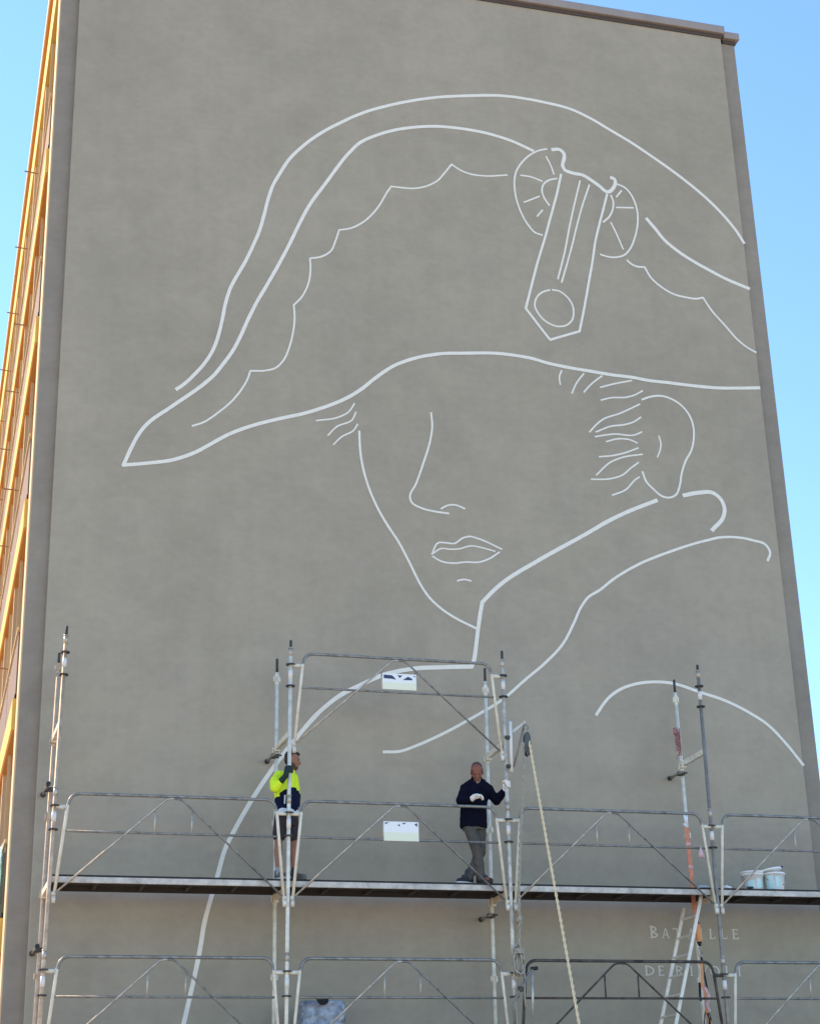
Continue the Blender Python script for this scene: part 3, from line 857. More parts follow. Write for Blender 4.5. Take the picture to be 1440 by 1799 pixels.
# ------------------------------------------------------------------ site signs on the two middle guardrails
def site_sign(z, i, label, shapes, W=.475, H=.225):
    x = fx(i, z) + 1.492 + .0115 * .6
    t = thing('site_sign', label, 'sign', (x, YF - .020, z), 'signs on the middle guardrails')
    bm = bmesh.new()
    box(bm, -W / 2, W / 2, -.006, .0, -H / 2, H / 2, .002)
    finish('panel', bm, M_WHITE, t)
    bm = bmesh.new()
    box(bm, -W / 2 + .004, W / 2 - .004, -.0075, -.0065, -H / 2 + .004, -H * .06)
    finish('lower_band', bm, M_YEL, t)
    for pts in shapes:
        bm = bmesh.new()
        f = bm.faces.new([bm.verts.new((px * W, -.009, pz * H)) for px, pz in pts])
        r = bmesh.ops.extrude_face_region(bm, geom=[f])
        bmesh.ops.translate(bm, verts=[v for v in r['geom'] if isinstance(v, bmesh.types.BMVert)], vec=(0, .0015, 0))
        finish('dark_band', bm, M_NAVYP, t)
    return t
site_sign(DECK + 2.70, 1, 'white and pale yellow sheet with navy peaks on the highest guardrail', [
    [(-.46, .40), (-.46, .18), (-.20, .16), (-.10, .12), (-.16, .28), (-.22, .38)],
    [(-.06, .40), (.09, .40), (.015, .24)],
    [(.10, .12), (.20, .26), (.26, .34), (.32, .28), (.38, .22), (.38, .13)],
    [(.41, .40), (.46, .40), (.46, .30)]])
site_sign(DECK + .665, 1, 'white and pale yellow sheet with faint grey marks on the guardrail between the two men', [
    [(-.46, .44), (-.46, .34), (-.40, .40), (-.34, .44)],
    [(-.10, .30), (-.06, .38), (-.03, .24)],
    [(.03, .44), (.15, .44), (.06, .36)],
    [(.38, .38), (.46, .44), (.46, .24)]], H=.255)

# ------------------------------------------------------------------ hoist bracket, pulley and ropes
hb = thing('hoist_bracket', 'small triangular hoist bracket clamped to the scaffold post above the man in navy', 'bracket', (6.46, -1.80, 7.25))
def hpart(name, fn, m, smooth=False):
    bm = bmesh.new(); fn(bm)
    bmesh.ops.translate(bm, verts=bm.verts, vec=(-6.46, 1.80, -7.25))
    return finish(name, bm, m, hb, smooth)
hpart('post_tube', lambda b: tube(b, [(6.470, -1.80, 7.62), (6.455, -1.80, 6.92)], .021, 12), M_LABEL, True)
hpart('arm', lambda b: bar(b, (6.49, -1.80, 7.47), (6.675, -1.83, 7.62), .03, .035), M_GALV)
hpart('strut', lambda b: tube(b, [(6.66, -1.83, 7.58), (6.485, -1.80, 6.99)], .014, 8), M_GALV_DULL, True)
for z in (7.40, 7.0):
    hpart('clamp', lambda b: box(b, 6.385, 6.475, -1.815, -1.73, z - .022, z + .022, .006), M_COUPLER)
pl = thing('pulley', 'dark oblong pulley block hanging from the hoist bracket', 'pulley', (6.672, -1.85, 7.30))
bm = bmesh.new()
for y in (-.038, .030):
    pts = []
    for k in range(16):
        A = 2 * math.pi * k / 16
        pts.append((.045 * math.cos(A) + .006, (.12 if math.sin(A) > 0 else .12) * math.sin(A) + (.05 if math.sin(A) > 0 else -.05)))
    a = [bm.verts.new((px, y, pz)) for px, pz in pts]
    b = [bm.verts.new((px, y + .010, pz)) for px, pz in pts]
    bm.faces.new(a[::-1]); bm.faces.new(b)
    for k in range(16):
        bm.faces.new((a[k], a[(k + 1) % 16], b[(k + 1) % 16], b[k]))
finish('cheek_plates', bm, mat('pulley_grey', (.11, .115, .10), .6, .3, .2, 20), pl)
bm = bmesh.new()
disc(bm, (.004, 0, .03), .034, .052, 16, 'y')
disc(bm, (.004, 0, -.12), .030, .055, 12, 'y')
finish('wheel', bm, M_BLACK, pl)
bm = bmesh.new()
tube(bm, arc((0, 0, .235), .035, -60, 240, 10), .008, 8)
finish('hook', bm, M_GALV_DULL, pl, True)

bm = bmesh.new()
a = Vector((6.703, -1.86, 7.36)); e = Vector((6.235, -5.0, 1.35))
pts = []
for k in range(41):
    t = k / 40
    p = a.lerp(e, t)
    p.z -= .10 * 4 * t * (1 - t) * .35
    pts.append(p)
rope_strands(bm, pts, .018, .19, 6, 2)
tag(finish('hauling_rope', bm, M_ROPE, None, True), 'taut yellow rope running from the pulley down towards the viewer', 'rope')
bm = bmesh.new()
pts = [(6.633, -1.85, 7.33), (6.615, -1.85, 7.0), (6.575, -1.87, 6.6), (6.52, -1.87, 6.19), (6.49, -1.86, 5.8), (6.455, -1.86, 5.36), (6.44, -1.86, 5.0), (6.42, -1.85, 4.6)]
rope_strands(bm, pts, .020, .20, 6, 2)
# end knot
for k in range(3):
    tube(bm, [(6.435 + .03 * math.cos(A * .7), -1.86 + .03 * math.sin(A * .7), 4.93 - .018 * k + .006 * A) for A in range(10)], .013, 6)
tag(finish('hanging_rope', bm, M_ROPE2, None, True), 'grey twisted rope hanging slack beside the post from the pulley', 'rope')
# rope coil lashed to the post
bm = bmesh.new()
for k in range(9):
    ph = random.uniform(0, 6.28)
    rx = random.uniform(.045, .085); rz = random.uniform(.09, .20)
    cx = 6.405 + random.uniform(-.02, .035); cz = 4.42 + random.uniform(-.05, .03)
    cy = -1.84 + random.uniform(-.03, .03)
    pts = []
    for s in range(25):
        A = 2 * math.pi * s / 24
        pts.append((cx + rx * math.cos(A) + .01 * math.sin(3 * A + ph), cy + .03 * math.sin(A + ph), cz + rz * math.sin(A) - (.03 if math.sin(A) < 0 else 0)))
    tube(bm, pts, .011, 6)
for k in range(3):
    tube(bm, arc((6.41, -1.84, 4.56 - .02 * k), .065, 0, 360, 14, ('x', 'y')), .012, 6)
tube(bm, [(6.44, -1.88, 4.40), (6.47, -1.89, 4.20), (6.45, -1.88, 4.02), (6.46, -1.88, 3.84)], .012, 6)
tag(finish('rope_coil', bm, M_ROPE2, None, True), 'tangled grey rope coil tied to the post under the deck', 'rope')
# a second bracket, folded below the coil
fb = thing('folded_bracket', 'dull grey bracket with a black end cap beside the rope coil, low on the post', 'bracket', (6.45, -1.87, 3.95))
def fpart(name, fn, m, smooth=True):
    bm = bmesh.new(); fn(bm)
    bmesh.ops.translate(bm, verts=bm.verts, vec=(-6.45, 1.87, -3.95))
    return finish(name, bm, m, fb, smooth)
fpart('arm', lambda b: tube(b, [(6.31, -1.86, 3.62), (6.315, -1.86, 3.90), (6.36, -1.87, 4.0), (6.565, -1.90, 4.31)], .022, 10), M_GALV_DULL)
fpart('leg', lambda b: tube(b, [(6.566, -1.90, 4.30), (6.54, -1.89, 3.60)], .017, 10), M_GALV)
fpart('end_cap', lambda b: tube(b, [(6.545, -1.90, 4.315), (6.64, -1.90, 4.325)], .024, 10), M_BLACK)
fpart('clamp', lambda b: box(b, 6.375, 6.435, -1.90, -1.83, 4.03, 4.10, .008), M_COUPLER, False)

# ------------------------------------------------------------------ ladder below the deck hatch
ld = thing('ladder', 'pale aluminium ladder leaning up under the deck in front of the lettering', 'ladder', (8.62, -1.35, 3.45))
def lad(name, fn, m):
    bm = bmesh.new(); fn(bm)
    bmesh.ops.translate(bm, verts=bm.verts, vec=(-8.62, 1.35, -3.45))
    return finish(name, bm, m, ld)
slope = (9.21 - 8.672) / (5.382 - 3.659)
lx = lambda z: 8.672 + slope * (z - 3.659)
up_v = Vector((slope, 0, 1)).normalized()
for y, zt, dx in ((-1.54, 5.36, 0), (-1.14, 5.25, -.055)):
    lad('stile', lambda b: bar(b, (lx(3.45) + dx, y, 3.45), (lx(zt) + dx, y, zt), .026, .046, (1, 0, -slope)), M_LADDER)
z = 3.52
while z < 5.3:
    zz = z
    lad('rung', lambda b: tube(b, [(lx(zz), -1.52, zz), (lx(zz) - .055, -1.16, zz)], .017, 10), M_LADDER)
    z += .262

# ------------------------------------------------------------------ fall-arrest gear hung on the right-hand post
fa = thing('fall_arrest_lanyard', 'orange fall-arrest strap with shock absorber hanging beside the ladder', 'lanyard', (9.2, -1.25, 5.0))
def fap(name, fn, m, smooth=True):
    bm = bmesh.new(); fn(bm)
    bmesh.ops.translate(bm, verts=bm.verts, vec=(-9.2, 1.25, -5.0))
    return finish(name, bm, m, fa, smooth)
def web(b, pts, w, th=.006, tw=0.0):
    """flat webbing along a path, its face turning by tw"""
    pts = [Vector(p) for p in pts]
    rows = []
    for i, p in enumerate(pts):
        a = tw * i / max(1, len(pts) - 1)
        s = Vector((math.cos(a), math.sin(a), 0)) * w / 2
        n = Vector((-math.sin(a), math.cos(a), 0)) * th / 2
        rows.append([b.verts.new(p - s - n), b.verts.new(p + s - n), b.verts.new(p + s + n), b.verts.new(p - s + n)])
    for r0, r1 in zip(rows, rows[1:]):
        for k in range(4):
            b.faces.new((r0[k], r0[(k + 1) % 4], r1[(k + 1) % 4], r1[k]))
    b.faces.new(rows[0][::-1]); b.faces.new(rows[-1])
fap('knot', lambda b: [tube(b, [(9.185, -1.25, 6.55), (9.19, -1.27, 6.47), (9.215, -1.25, 6.42), (9.19, -1.22, 6.40), (9.185, -1.27, 6.385), (9.207, -1.25, 6.35)], [.012, .022, .026, .024, .022, .016], 8), tube(b, [(9.235, -1.24, 6.54), (9.215, -1.26, 6.47), (9.195, -1.25, 6.43)], [.010, .016, .018], 7)], M_WHITE)
fap('strap', lambda b: web(b, [(9.207, -1.25, 6.36), (9.212, -1.25, 6.15), (9.214, -1.25, 5.9), (9.214, -1.26, 5.6), (9.210, -1.27, 5.3), (9.206, -1.30, 5.08)], .064, .010, .25), M_ORANGE, False)
fap('stitched_tab', lambda b: [box(b, 9.178, 9.246, -1.262, -1.238, 6.10, 6.14, .004), box(b, 9.18, 9.25, -1.265, -1.238, 5.78, 5.82, .004)], M_PINK, False)
fap('absorber', lambda b: tube(b, [(9.206, -1.32, 5.015), (9.209, -1.32, 4.99), (9.218, -1.32, 4.78), (9.219, -1.32, 4.755)], [.022, .042, .040, .022], 12), M_ORANGE2)
fap('absorber_end', lambda b: [tube(b, [(9.204, -1.32, 5.07), (9.206, -1.32, 5.005)], [.02, .036], 10), tube(b, [(9.218, -1.32, 4.765), (9.220, -1.32, 4.71)], [.036, .018], 10)], M_BLACK)
fap('carabiner', lambda b: [tube(b, [(9.22 + .028 * math.cos(A * .5236), -1.32, 4.62 + .075 * math.sin(A * .5236)) for A in range(13)], .008, 7), tube(b, [(9.215 + .02 * math.cos(A * .5236), -1.325, 4.50 + .055 * math.sin(A * .5236)) for A in range(13)], .008, 7)], M_GALV)
fap('webbing', lambda b: web(b, [(9.222, -1.33, 4.56), (9.235, -1.33, 4.40), (9.255, -1.34, 4.22), (9.275, -1.34, 4.06), (9.25, -1.33, 3.95), (9.20, -1.33, 3.80), (9.175, -1.33, 3.62), (9.17, -1.33, 3.48)], .032, .008, 1.2), mat('dark_red_webbing', (.055, .018, .016), .8, 0, .3, 20), False)
fap('webbing', lambda b: web(b, [(9.215, -1.34, 4.50), (9.205, -1.35, 4.32), (9.19, -1.35, 4.20), (9.215, -1.36, 4.10), (9.235, -1.35, 4.0), (9.222, -1.35, 3.86), (9.245, -1.35, 3.74), (9.29, -1.35, 3.60), (9.31, -1.35, 3.48)], .038, .008, -.9), M_ORANGE2, False)
fap('webbing', lambda b: web(b, [(9.165, -1.33, 4.22), (9.155, -1.33, 4.05), (9.16, -1.33, 3.98)], .034, .008, .4), mat('black_webbing', (.02, .016, .016), .8), False)
fap('webbing', lambda b: web(b, [(9.22, -1.36, 4.16), (9.255, -1.37, 4.08), (9.265, -1.37, 4.02), (9.225, -1.37, 3.92), (9.26, -1.37, 3.84)], .05, .010, .5), M_PINK, False)
fap('webbing', lambda b: web(b, [(9.235, -1.36, 3.82), (9.26, -1.36, 3.74), (9.235, -1.36, 3.60), (9.22, -1.36, 3.48)], .045, .008, .8), mat('black_webbing', (.02, .016, .016), .8), False)

bm = bmesh.new()
for k in range(14):
    a0 = random.uniform(0, 6.28)
    z = 7.83 - .36 * k / 14
    cx = bx(3, z) - .035
    tube(bm, [(cx + .032 * math.cos(a0 + s * .6) * (1 + .3 * random.random()), YB - .03 + .02 * math.sin(a0 + s * .6), z + .012 * s * random.uniform(-1, 1)) for s in range(9)], .0065, 6)
tube(bm, [(9.27, YB - .04, 7.86), (9.268, YB - .05, 7.76)], .018, 8)
tag(finish('cord_bundle', bm, M_REDC, None, True), 'faded red cord bundle tied to the top of the right-hand back post', 'cord')
bm = bmesh.new()
for k in range(5):
    a0 = k * 1.3
    tube(bm, [(9.142 + .03 * math.sin(a0) * s / 3, YF - .03 + .02 * math.cos(a0) * s / 3, 5.965 - .045 * s) for s in range(4)], [.010, .016, .022, .016], 7)
tube(bm, arc((9.142, YF - .004, 5.965), .028, 0, 360, 12, ('y', 'z')), .008, 6)
tag(finish('rag', bm, M_PINK, None, True), 'small pink rag knotted to the knee rail by the right-hand post', 'rag')

# ------------------------------------------------------------------ paint buckets and oddments on the deck
def bucket(loc, label, rb, rt, h, lid=True, tilt=0.0, stripe=0):
    t = thing('paint_bucket', label, 'bucket', loc, 'paint buckets on the deck')
    bm = bmesh.new()
    lathe(bm, [(rb * .96, 0), (rb, .008), (rt, h - .03), (rt + .010, h - .03), (rt + .010, h - .008), (rt, h - .008), (rt - .004, h)], 24)
    finish('pail', bm, M_WHITE, t, True)
    n = 24
    for (a0, a1, z0, z1, m) in stripe:
        bm = bmesh.new()
        va = []; vb = []
        for k in range(n + 1):
            A = R(a0 + (a1 - a0) * k / n)
            for z, lst in ((z0, va), (z1, vb)):
                rr = rb + (rt - rb) * z / h + .0025
                lst.append(bm.verts.new((rr * math.cos(A), rr * math.sin(A), z)))
        for k in range(n):
            bm.faces.new((va[k], va[k + 1], vb[k + 1], vb[k]))
        finish('printed_label', bm, m, t)
    if lid:
        bm = bmesh.new()
        lathe(bm, [(rt + .004, h + .002), (rt + .015, h + .004), (rt + .015, h + .026), (rt - .01, h + .030), (rt - .02, h + .022)], 24)
        l = finish('lid', bm, M_WHITE, t, True)
        if tilt:
            l.rotation_euler = (R(-4), R(-tilt), 0)
            l.location = (0, 0, .028)
    bm = bmesh.new()
    pts = [(rt * 1.06 * math.cos(A), -rt * .3 - .05 * math.sin(A), h - .05 - .09 * math.sin(A)) for A in [math.pi * k / 14 for k in range(15)]]
    tube(bm, pts, .0035, 6)
    finish('wire_handle', bm, M_GALV_DULL, t, True)
    return t
b1 = bucket((10.03, -1.48, DECK + .033), 'white paint bucket with aqua print, the left one beside the brush on the deck', .125, .15, .235, True, 0,
            [(-150, -105, .02, .13, M_AQUA), (-92, -62, .02, .15, M_AQUA), (-52, -30, .02, .10, M_AQUA)])
b2 = bucket((10.362, -1.47, DECK + .033), 'white paint bucket with tilted lid and brush on top, right one of the pair', .130, .155, .255, True, 9,
            [(-165, -118, .02, .21, M_AQUA), (-108, -88, .04, .19, M_AQUA), (-82, -76, .05, .20, M_AQUA), (-58, -40, .075, .09, M_NAVYP)])
br = thing('paint_brush', 'dark paint brush lying across the lid of the right bucket', 'brush', (10.40, -1.50, DECK + .352))
bm = bmesh.new(); box(bm, -.055, .02, -.02, .02, -.012, .012, .004); finish('bristles', bm, M_BLACK, br)
bm = bmesh.new(); tube(bm, [(.02, 0, 0), (.06, 0, .012), (.11, .01, .03)], [.012, .010, .012], 8); finish('handle', bm, M_NAVYP, br, True)
tr = thing('putty_knife', 'small dark scraper leaning at the foot of the left bucket', 'scraper', (9.845, -1.60, DECK + .034))
bm = bmesh.new(); box(bm, -.055, .02, -.03, .03, 0, .014, .003); finish('blade', bm, M_GALV_DULL, tr)
bm = bmesh.new(); tube(bm, [(.02, 0, .012), (.05, 0, .022), (.12, 0, .03)], [.012, .016, .013], 8); finish('handle', bm, M_BLACK, tr, True)
for px, lab, s in ((9.575, 'crumpled white cloth on the deck just right of the right-hand post', 1.0), (9.23, 'flat grey-white cloth on the deck just left of the right-hand post', 1.25)):
    bm = bmesh.new()
    bmesh.ops.create_uvsphere(bm, u_segments=18, v_segments=10, radius=1)
    for v in bm.verts:
        k = 1 + .35 * noise.noise(v.co * 2.3 + Vector((px, 0, 0)))
        v.co = Vector((v.co.x * .075 * s * k, v.co.y * .06 * k, max(0, (v.co.z + .55) * .030 * k)))
    c = finish('cloth', bm, M_WHITE if s == 1 else mat('grey_cloth', (.55, .57, .57), .85, 0, .15, 20), None, True, (px, -1.58, DECK + .034))
    tag(c, lab, 'cloth')

# wrapped bundle standing on the lower deck
bm = bmesh.new()
n, mrows = 44, 34
rows = []
for j in range(mrows + 1):
    z = 3.445 + .53 * j / mrows
    r_ = []
    for k in range(n):
        A = 2 * math.pi * k / n
        ca, sa = math.cos(A), math.sin(A)
        ex = .30 * math.copysign(abs(ca) ** .35, ca)
        ey = .15 * math.copysign(abs(sa) ** .5, sa)
        p = Vector((3.945 + ex, -1.17 + ey, z))
        cr = noise.noise(p * 9) * .022 + noise.noise(p * 22) * .010
        cr += .02 * abs(noise.noise(Vector((p.x * 14, p.y * 14, p.z * 4))))
        p.x += cr * ca; p.y += cr * sa
        if j > mrows - 4: p = Vector((3.945 + (p.x - 3.945) * (1 - .02 * (j - mrows + 4)), p.y, p.z + .012 * noise.noise(p * 7)))
        r_.append(bm.verts.new(p))
    rows.append(r_)
for a, b in zip(rows, rows[1:]):
    for k in range(n):
        bm.faces.new((a[k], a[(k + 1) % n], b[(k + 1) % n], b[k]))
bm.faces.new(rows[0][::-1]); bm.faces.new(rows[-1])
bmesh.ops.translate(bm, verts=bm.verts, vec=(-3.945, 1.17, -3.445))
wb = finish('wrapped_bundle', bm, M_FOIL, None, True, (3.945, -1.17, 3.445))
tag(wb, 'grey crinkled film-wrapped bundle standing on the lower deck', 'bundle')
bm = bmesh.new()
vs = []
for (px, pz) in ((-.11, .545), (.05, .55), (.045, .50), (-.005, .47), (-.06, .475)):
    vs.append((px, pz))
f = [bm.verts.new((px, -.182, pz)) for px, pz in vs]
g = [bm.verts.new((px, -.165, pz)) for px, pz in vs]
bm.faces.new(f); bm.faces.new(g[::-1])
for k in range(5): bm.faces.new((f[k], f[(k + 1) % 5], g[(k + 1) % 5], g[k]))
finish('dark_flap', bm, M_DARK, wb)

# ------------------------------------------------------------------ people
DG = None
def blob(name, prims, voxel, m, parent, root, smooth=4, wrinkle=0.0, wfreq=16, split=None):
    """closed tapered forms fused into one continuous skin by a voxel remesh"""
    bm = bmesh.new()
    def loft(secs, n=20):
        """secs: (centre, rx, ry, yaw); closed with domes"""
        rings = []
        full = []
        c0, rx, ry, a = secs[0]; c1 = secs[-1][0]
        for c, rx, ry, a in secs:
            c = Vector(c)
            rr = []
            for k in range(n):
                A = 2 * math.pi * k / n
                x = rx * math.cos(A); y = ry * math.sin(A)
                rr.append(bm.verts.new(c + Vector((x * math.cos(a) - y * math.sin(a), x * math.sin(a) + y * math.cos(a), 0))))
            rings.append(rr)
        for p, q in zip(rings, rings[1:]):
            for k in range(n):
                bm.faces.new((p[k], p[(k + 1) % n], q[(k + 1) % n], q[k]))
        bm.faces.new(rings[0][::-1]); bm.faces.new(rings[-1])
    def capsule(a, b, ra, rb, n=14):
        a = Vector(a); b = Vector(b)
        d = (b - a)
        if d.length < 1e-6: d = Vector((0, 0, 1e-4))
        dn = d.normalized()
        ref = Vector((0, 0, 1)) if abs(dn.z) < .9 else Vector((1, 0, 0))
        s = dn.cross(ref).normalized(); t = dn.cross(s)
        prof = []
        for i in range(1, 5):
            A = math.pi / 2 * (1 - i / 4)
            prof.append((a - dn * ra * math.sin(A), ra * math.cos(A)))
        for i in range(0, 4):
            A = math.pi / 2 * (i / 4)
            prof.append((b + dn * rb * math.sin(A), rb * math.cos(A)))
        rings = [[bm.verts.new(c + (s * math.cos(2 * math.pi * k / n) + t * math.sin(2 * math.pi * k / n)) * r) for k in range(n)] for c, r in prof]
        p0 = bm.verts.new(a - dn * ra); p1 = bm.verts.new(b + dn * rb)
        for p, q in zip(rings, rings[1:]):
            for k in range(n):
                bm.faces.new((p[k], p[(k + 1) % n], q[(k + 1) % n], q[k]))
        for k in range(n):
            bm.faces.new((rings[0][(k + 1) % n], rings[0][k], p0))
            bm.faces.new((rings[-1][k], rings[-1][(k + 1) % n], p1))
    for pr in prims:
        if pr[0] == 'cap': capsule(*pr[1:])
        elif pr[0] == 'loft': loft(pr[1])
        elif pr[0] == 'ell':
            _, c, rad, M3 = pr
            r = bmesh.ops.create_uvsphere(bm, u_segments=20, v_segments=14, radius=1)
            for v in r['verts']:
                v.co = Vector(c) + M3 @ Vector((v.co.x * rad[0], v.co.y * rad[1], v.co.z * rad[2]))
        elif pr[0] == 'path':
            pts, rads = pr[1], pr[2]
            for i in range(len(pts) - 1): capsule(pts[i], pts[i + 1], rads[i], rads[i + 1], 10)
    bmesh.ops.recalc_face_normals(bm, faces=bm.faces)
    me = bpy.data.meshes.new(name + '_src'); bm.to_mesh(me); bm.free()
    o = bpy.data.objects.new(name, me); col.objects.link(o)
    md = o.modifiers.new('remesh', 'REMESH'); md.mode = 'VOXEL'; md.voxel_size = voxel
    ms = o.modifiers.new('smooth', 'SMOOTH'); ms.factor = .5; ms.iterations = smooth
    dg = bpy.context.evaluated_depsgraph_get()
    new = bpy.data.meshes.new_from_object(o.evaluated_get(dg))
    o.modifiers.clear()
    o.data = new
    new.name = name
    bpy.data.meshes.remove(me)
    if wrinkle:
        nv = [v.normal.copy() for v in new.vertices]
        for v, nn in zip(new.vertices, nv):
            p = v.co
            w = noise.noise(Vector((p.x * wfreq, p.y * wfreq, p.z * wfreq * .7))) + .6 * noise.noise(Vector((p.x * wfreq * 2.3, p.y * wfreq * 2.3, p.z * wfreq * 1.6)))
            v.co = p + nn * w * wrinkle
    new.transform(Matrix.Translation(-Vector(root)))
    new.materials.clear()
    for mm in (m if isinstance(m, (list, tuple)) else [m]): new.materials.append(mm)
    new.polygons.foreach_set('use_smooth', [True] * len(new.polygons))
    if split:
        for f in new.polygons: f.material_index = split(f.center + Vector(root))
    new.update()
    o.parent = parent
    return o

def head_basis(fwd, up=(0, 0, 1)):
    f = Vector(fwd).normalized(); u = Vector(up)
    x = f.cross(u).normalized(); z = x.cross(f).normalized()
    return Matrix((x, f, z)).transposed()

def head_prims(c, M3, s=1.0):
    c = Vector(c)
    q = lambda x, y, z: c + M3 @ Vector((x * s, y * s, z * s))
    E = lambda x, y, z, a, b, d: ('ell', q(x, y, z), (a * s, b * s, d * s), M3)
    return [E(0, -.015, .035, .075, .094, .086), E(0, .018, -.025, .063, .072, .090), E(0, .038, -.088, .043, .046, .034),
            ('cap', q(0, .084, .008), q(0, .106, -.034), .010 * s, .016 * s), ('cap', q(-.034, .078, .024), q(.034, .078, .024), .013 * s, .013 * s),
            E(-.040, .066, -.030, .022, .018, .020), E(.040, .066, -.030, .022, .018, .020),
            E(0, .082, -.066, .026, .012, .007), E(0, .080, -.078, .023, .012, .008), E(0, .075, -.104, .022, .018, .018),
            E(-.077, -.008, -.012, .010, .020, .032), E(.077, -.008, -.012, .010, .020, .032)]

def grip(tc, ap, rt, rf=.0115, zdir=(0, 0, 1), flip=1):
    """gloved hand closed round a tube of radius rt at tc; ap points from the palm to the tube"""
    tc = Vector(tc); z = Vector(zdir).normalized()
    ap = Vector(ap); ap = (ap - z * ap.dot(z)).normalized()
    sd = z.cross(ap) * flip
    rr = rt + rf
    out = [('ell', tc - ap * (rt + .020), (.018, .040, .046), Matrix((ap, sd, z)).transposed()),
           ('ell', tc - ap * (rt + .014) - sd * .022, (.018, .026, .042), Matrix((ap, sd, z)).transposed())]
    for k, (zo, ln) in enumerate(((.034, 232), (.012, 245), (-.011, 236), (-.033, 212))):
        pts = []
        for i in range(7):
            A = R(-30 + (ln) * i / 6)
            d = -ap * math.cos(A + 0) + sd * math.sin(A)
            pts.append(tc + d * rr + z * (zo))
        out.append(('path', pts, [rf * 1.05, rf * 1.05, rf, rf, rf * .97, rf * .93, rf * .85]))
    pts = []
    for i in range(5):
        A = R(-45 - 100 * i / 4)
        d = -ap * math.cos(A) + sd * math.sin(A)
        pts.append(tc + d * (rr + .002) + z * (.030 + .016 * i / 4))
    out.append(('path', pts, [rf * 1.35, rf * 1.25, rf * 1.1, rf, rf * .9]))
    return out

def loose_hand(c, d, n, rf=.0105, side=1):
    """relaxed hand: palm at c, fingers towards d, palm facing n"""
    c = Vector(c); d = Vector(d).normalized(); n = Vector(n); n = (n - d * n.dot(d)).normalized()
    s = d.cross(n) * side
    M3 = Matrix((d, s, n)).transposed()
    out = [('ell', c, (.050, .042, .020), M3), ('ell', c - d * .03, (.035, .032, .021), M3)]
    for k, (so, ln) in enumerate(((.030, .068), (.010, .078), (-.011, .072), (-.030, .056))):
        p0 = c + d * .036 + s * so
        p1 = p0 + (d * .85 + n * .45).normalized() * ln * .45
        p2 = p1 + (d * .45 + n * .9).normalized() * ln * .32
        p3 = p2 + (d * -.1 + n * 1).normalized() * ln * .25
        out.append(('path', [p0, p1, p2, p3], [rf * 1.1, rf, rf * .95, rf * .85]))
    t0 = c - d * .020 + s * .036
    t1 = t0 + (d * .6 + s * .6 + n * .35).normalized() * .036
    t2 = t1 + (d * .85 + n * .35).normalized() * .030
    out.append(('path', [t0, t1, t2], [rf * 1.35, rf * 1.15, rf * .95]))
    return out

SKIN1 = mat('tanned_skin', (.36, .155, .085), .55, 0, .08, 14)
SKIN2 = mat('ruddy_skin', (.27, .085, .048), .5, 0, .12, 14)
HAIR1 = mat('dark_brown_hair', (.030, .018, .014), .7, 0, .3, 40)
BEARD1 = mat('brown_beard', (.085, .040, .024), .8, 0, .3, 50)
BEARD2 = mat('grey_beard', (.26, .20, .16), .8, 0, .3, 60)
HAIR2 = mat('grey_brown_hair', (.105, .058, .042), .75, 0, .25, 50)
EYE = mat('dark_eye', (.02, .012, .01), .3)
HIVIS = mat('hi_vis_yellow', (.78, .98, .02), .75, 0, .04, 10)
NAVY1 = mat('navy_work_cloth', (.009, .012, .036), .85, 0, .2, 14, spec=.12)
REFL = mat('reflective_tape', (.75, .80, .74), .4)
SHORTS = mat('charcoal_cloth', (.060, .046, .048), .9, 0, .25, 12, spec=.12)
GLOVE_D = mat('black_green_glove', (.008, .022, .012), .7, 0, .2, 30)
GLOVE_W = mat('white_work_glove', (.90, .82, .70), .85, 0, .08, 30)
NAVY2 = mat('navy_fleece', (.0055, .0055, .015), .95, 0, .25, 14, spec=.12)
TROUS = mat('grey_trousers', (.110, .098, .082), .9, 0, .2, 12, spec=.12)
SHOE1 = mat('grey_trainer', (.13, .115, .10), .7, 0, .3, 25)
SHOE2 = mat('black_shoe', (.018, .017, .020), .6, 0, .2, 20)
SOLE = mat('white_sole', (.62, .58, .58), .6)
SOCK = mat('dark_sock', (.05, .05, .055), .9)
TEE = mat('white_tshirt', (.78, .80, .82), .85)
I3 = Matrix.Identity(3)
FZ = DECK + .033

def shoe(name, heel, toe, parent, root, m, sole_m, w=.042, sock=None):
    heel = Vector(heel); toe = Vector(toe)
    d = (toe - heel); d.z = 0; d.normalize()
    s = Vector((-d.y, d.x, 0))
    L = (toe - heel).length
    q = lambda t, u, z: Vector((heel.x, heel.y, FZ)) + d * (t * L) + s * u + Vector((0, 0, z))
    o = blob(name, [('cap', q(.08, 0, .052), q(.45, 0, .050), .040, w), ('cap', q(.45, 0, .048), q(.86, .002, .038), w, .033), ('cap', q(.10, 0, .05), q(.12, 0, .105), .040, .043), ('cap', q(.25, 0, .085), q(.60, 0, .055), .032, .028)],
             .008, m, parent, root, 3)
    bm = bmesh.new()
    pts = []
    for k in range(20):
        A = 2 * math.pi * k / 20
        pts.append(q(.47 + .54 * math.cos(A), (w + .004) * math.sin(A) * (1 + .1 * math.cos(A)), 0))
    a = [bm.verts.new(p - Vector(root)) for p in pts]
    b = [bm.verts.new(p + Vector((0, 0, .024)) - Vector(root)) for p in pts]
    bm.faces.new(a[::-1]); bm.faces.new(b)
    for k in range(20): bm.faces.new((a[k], a[(k + 1) % 20], b[(k + 1) % 20], b[k]))
    finish('sole', bm, sole_m, o)
    return o

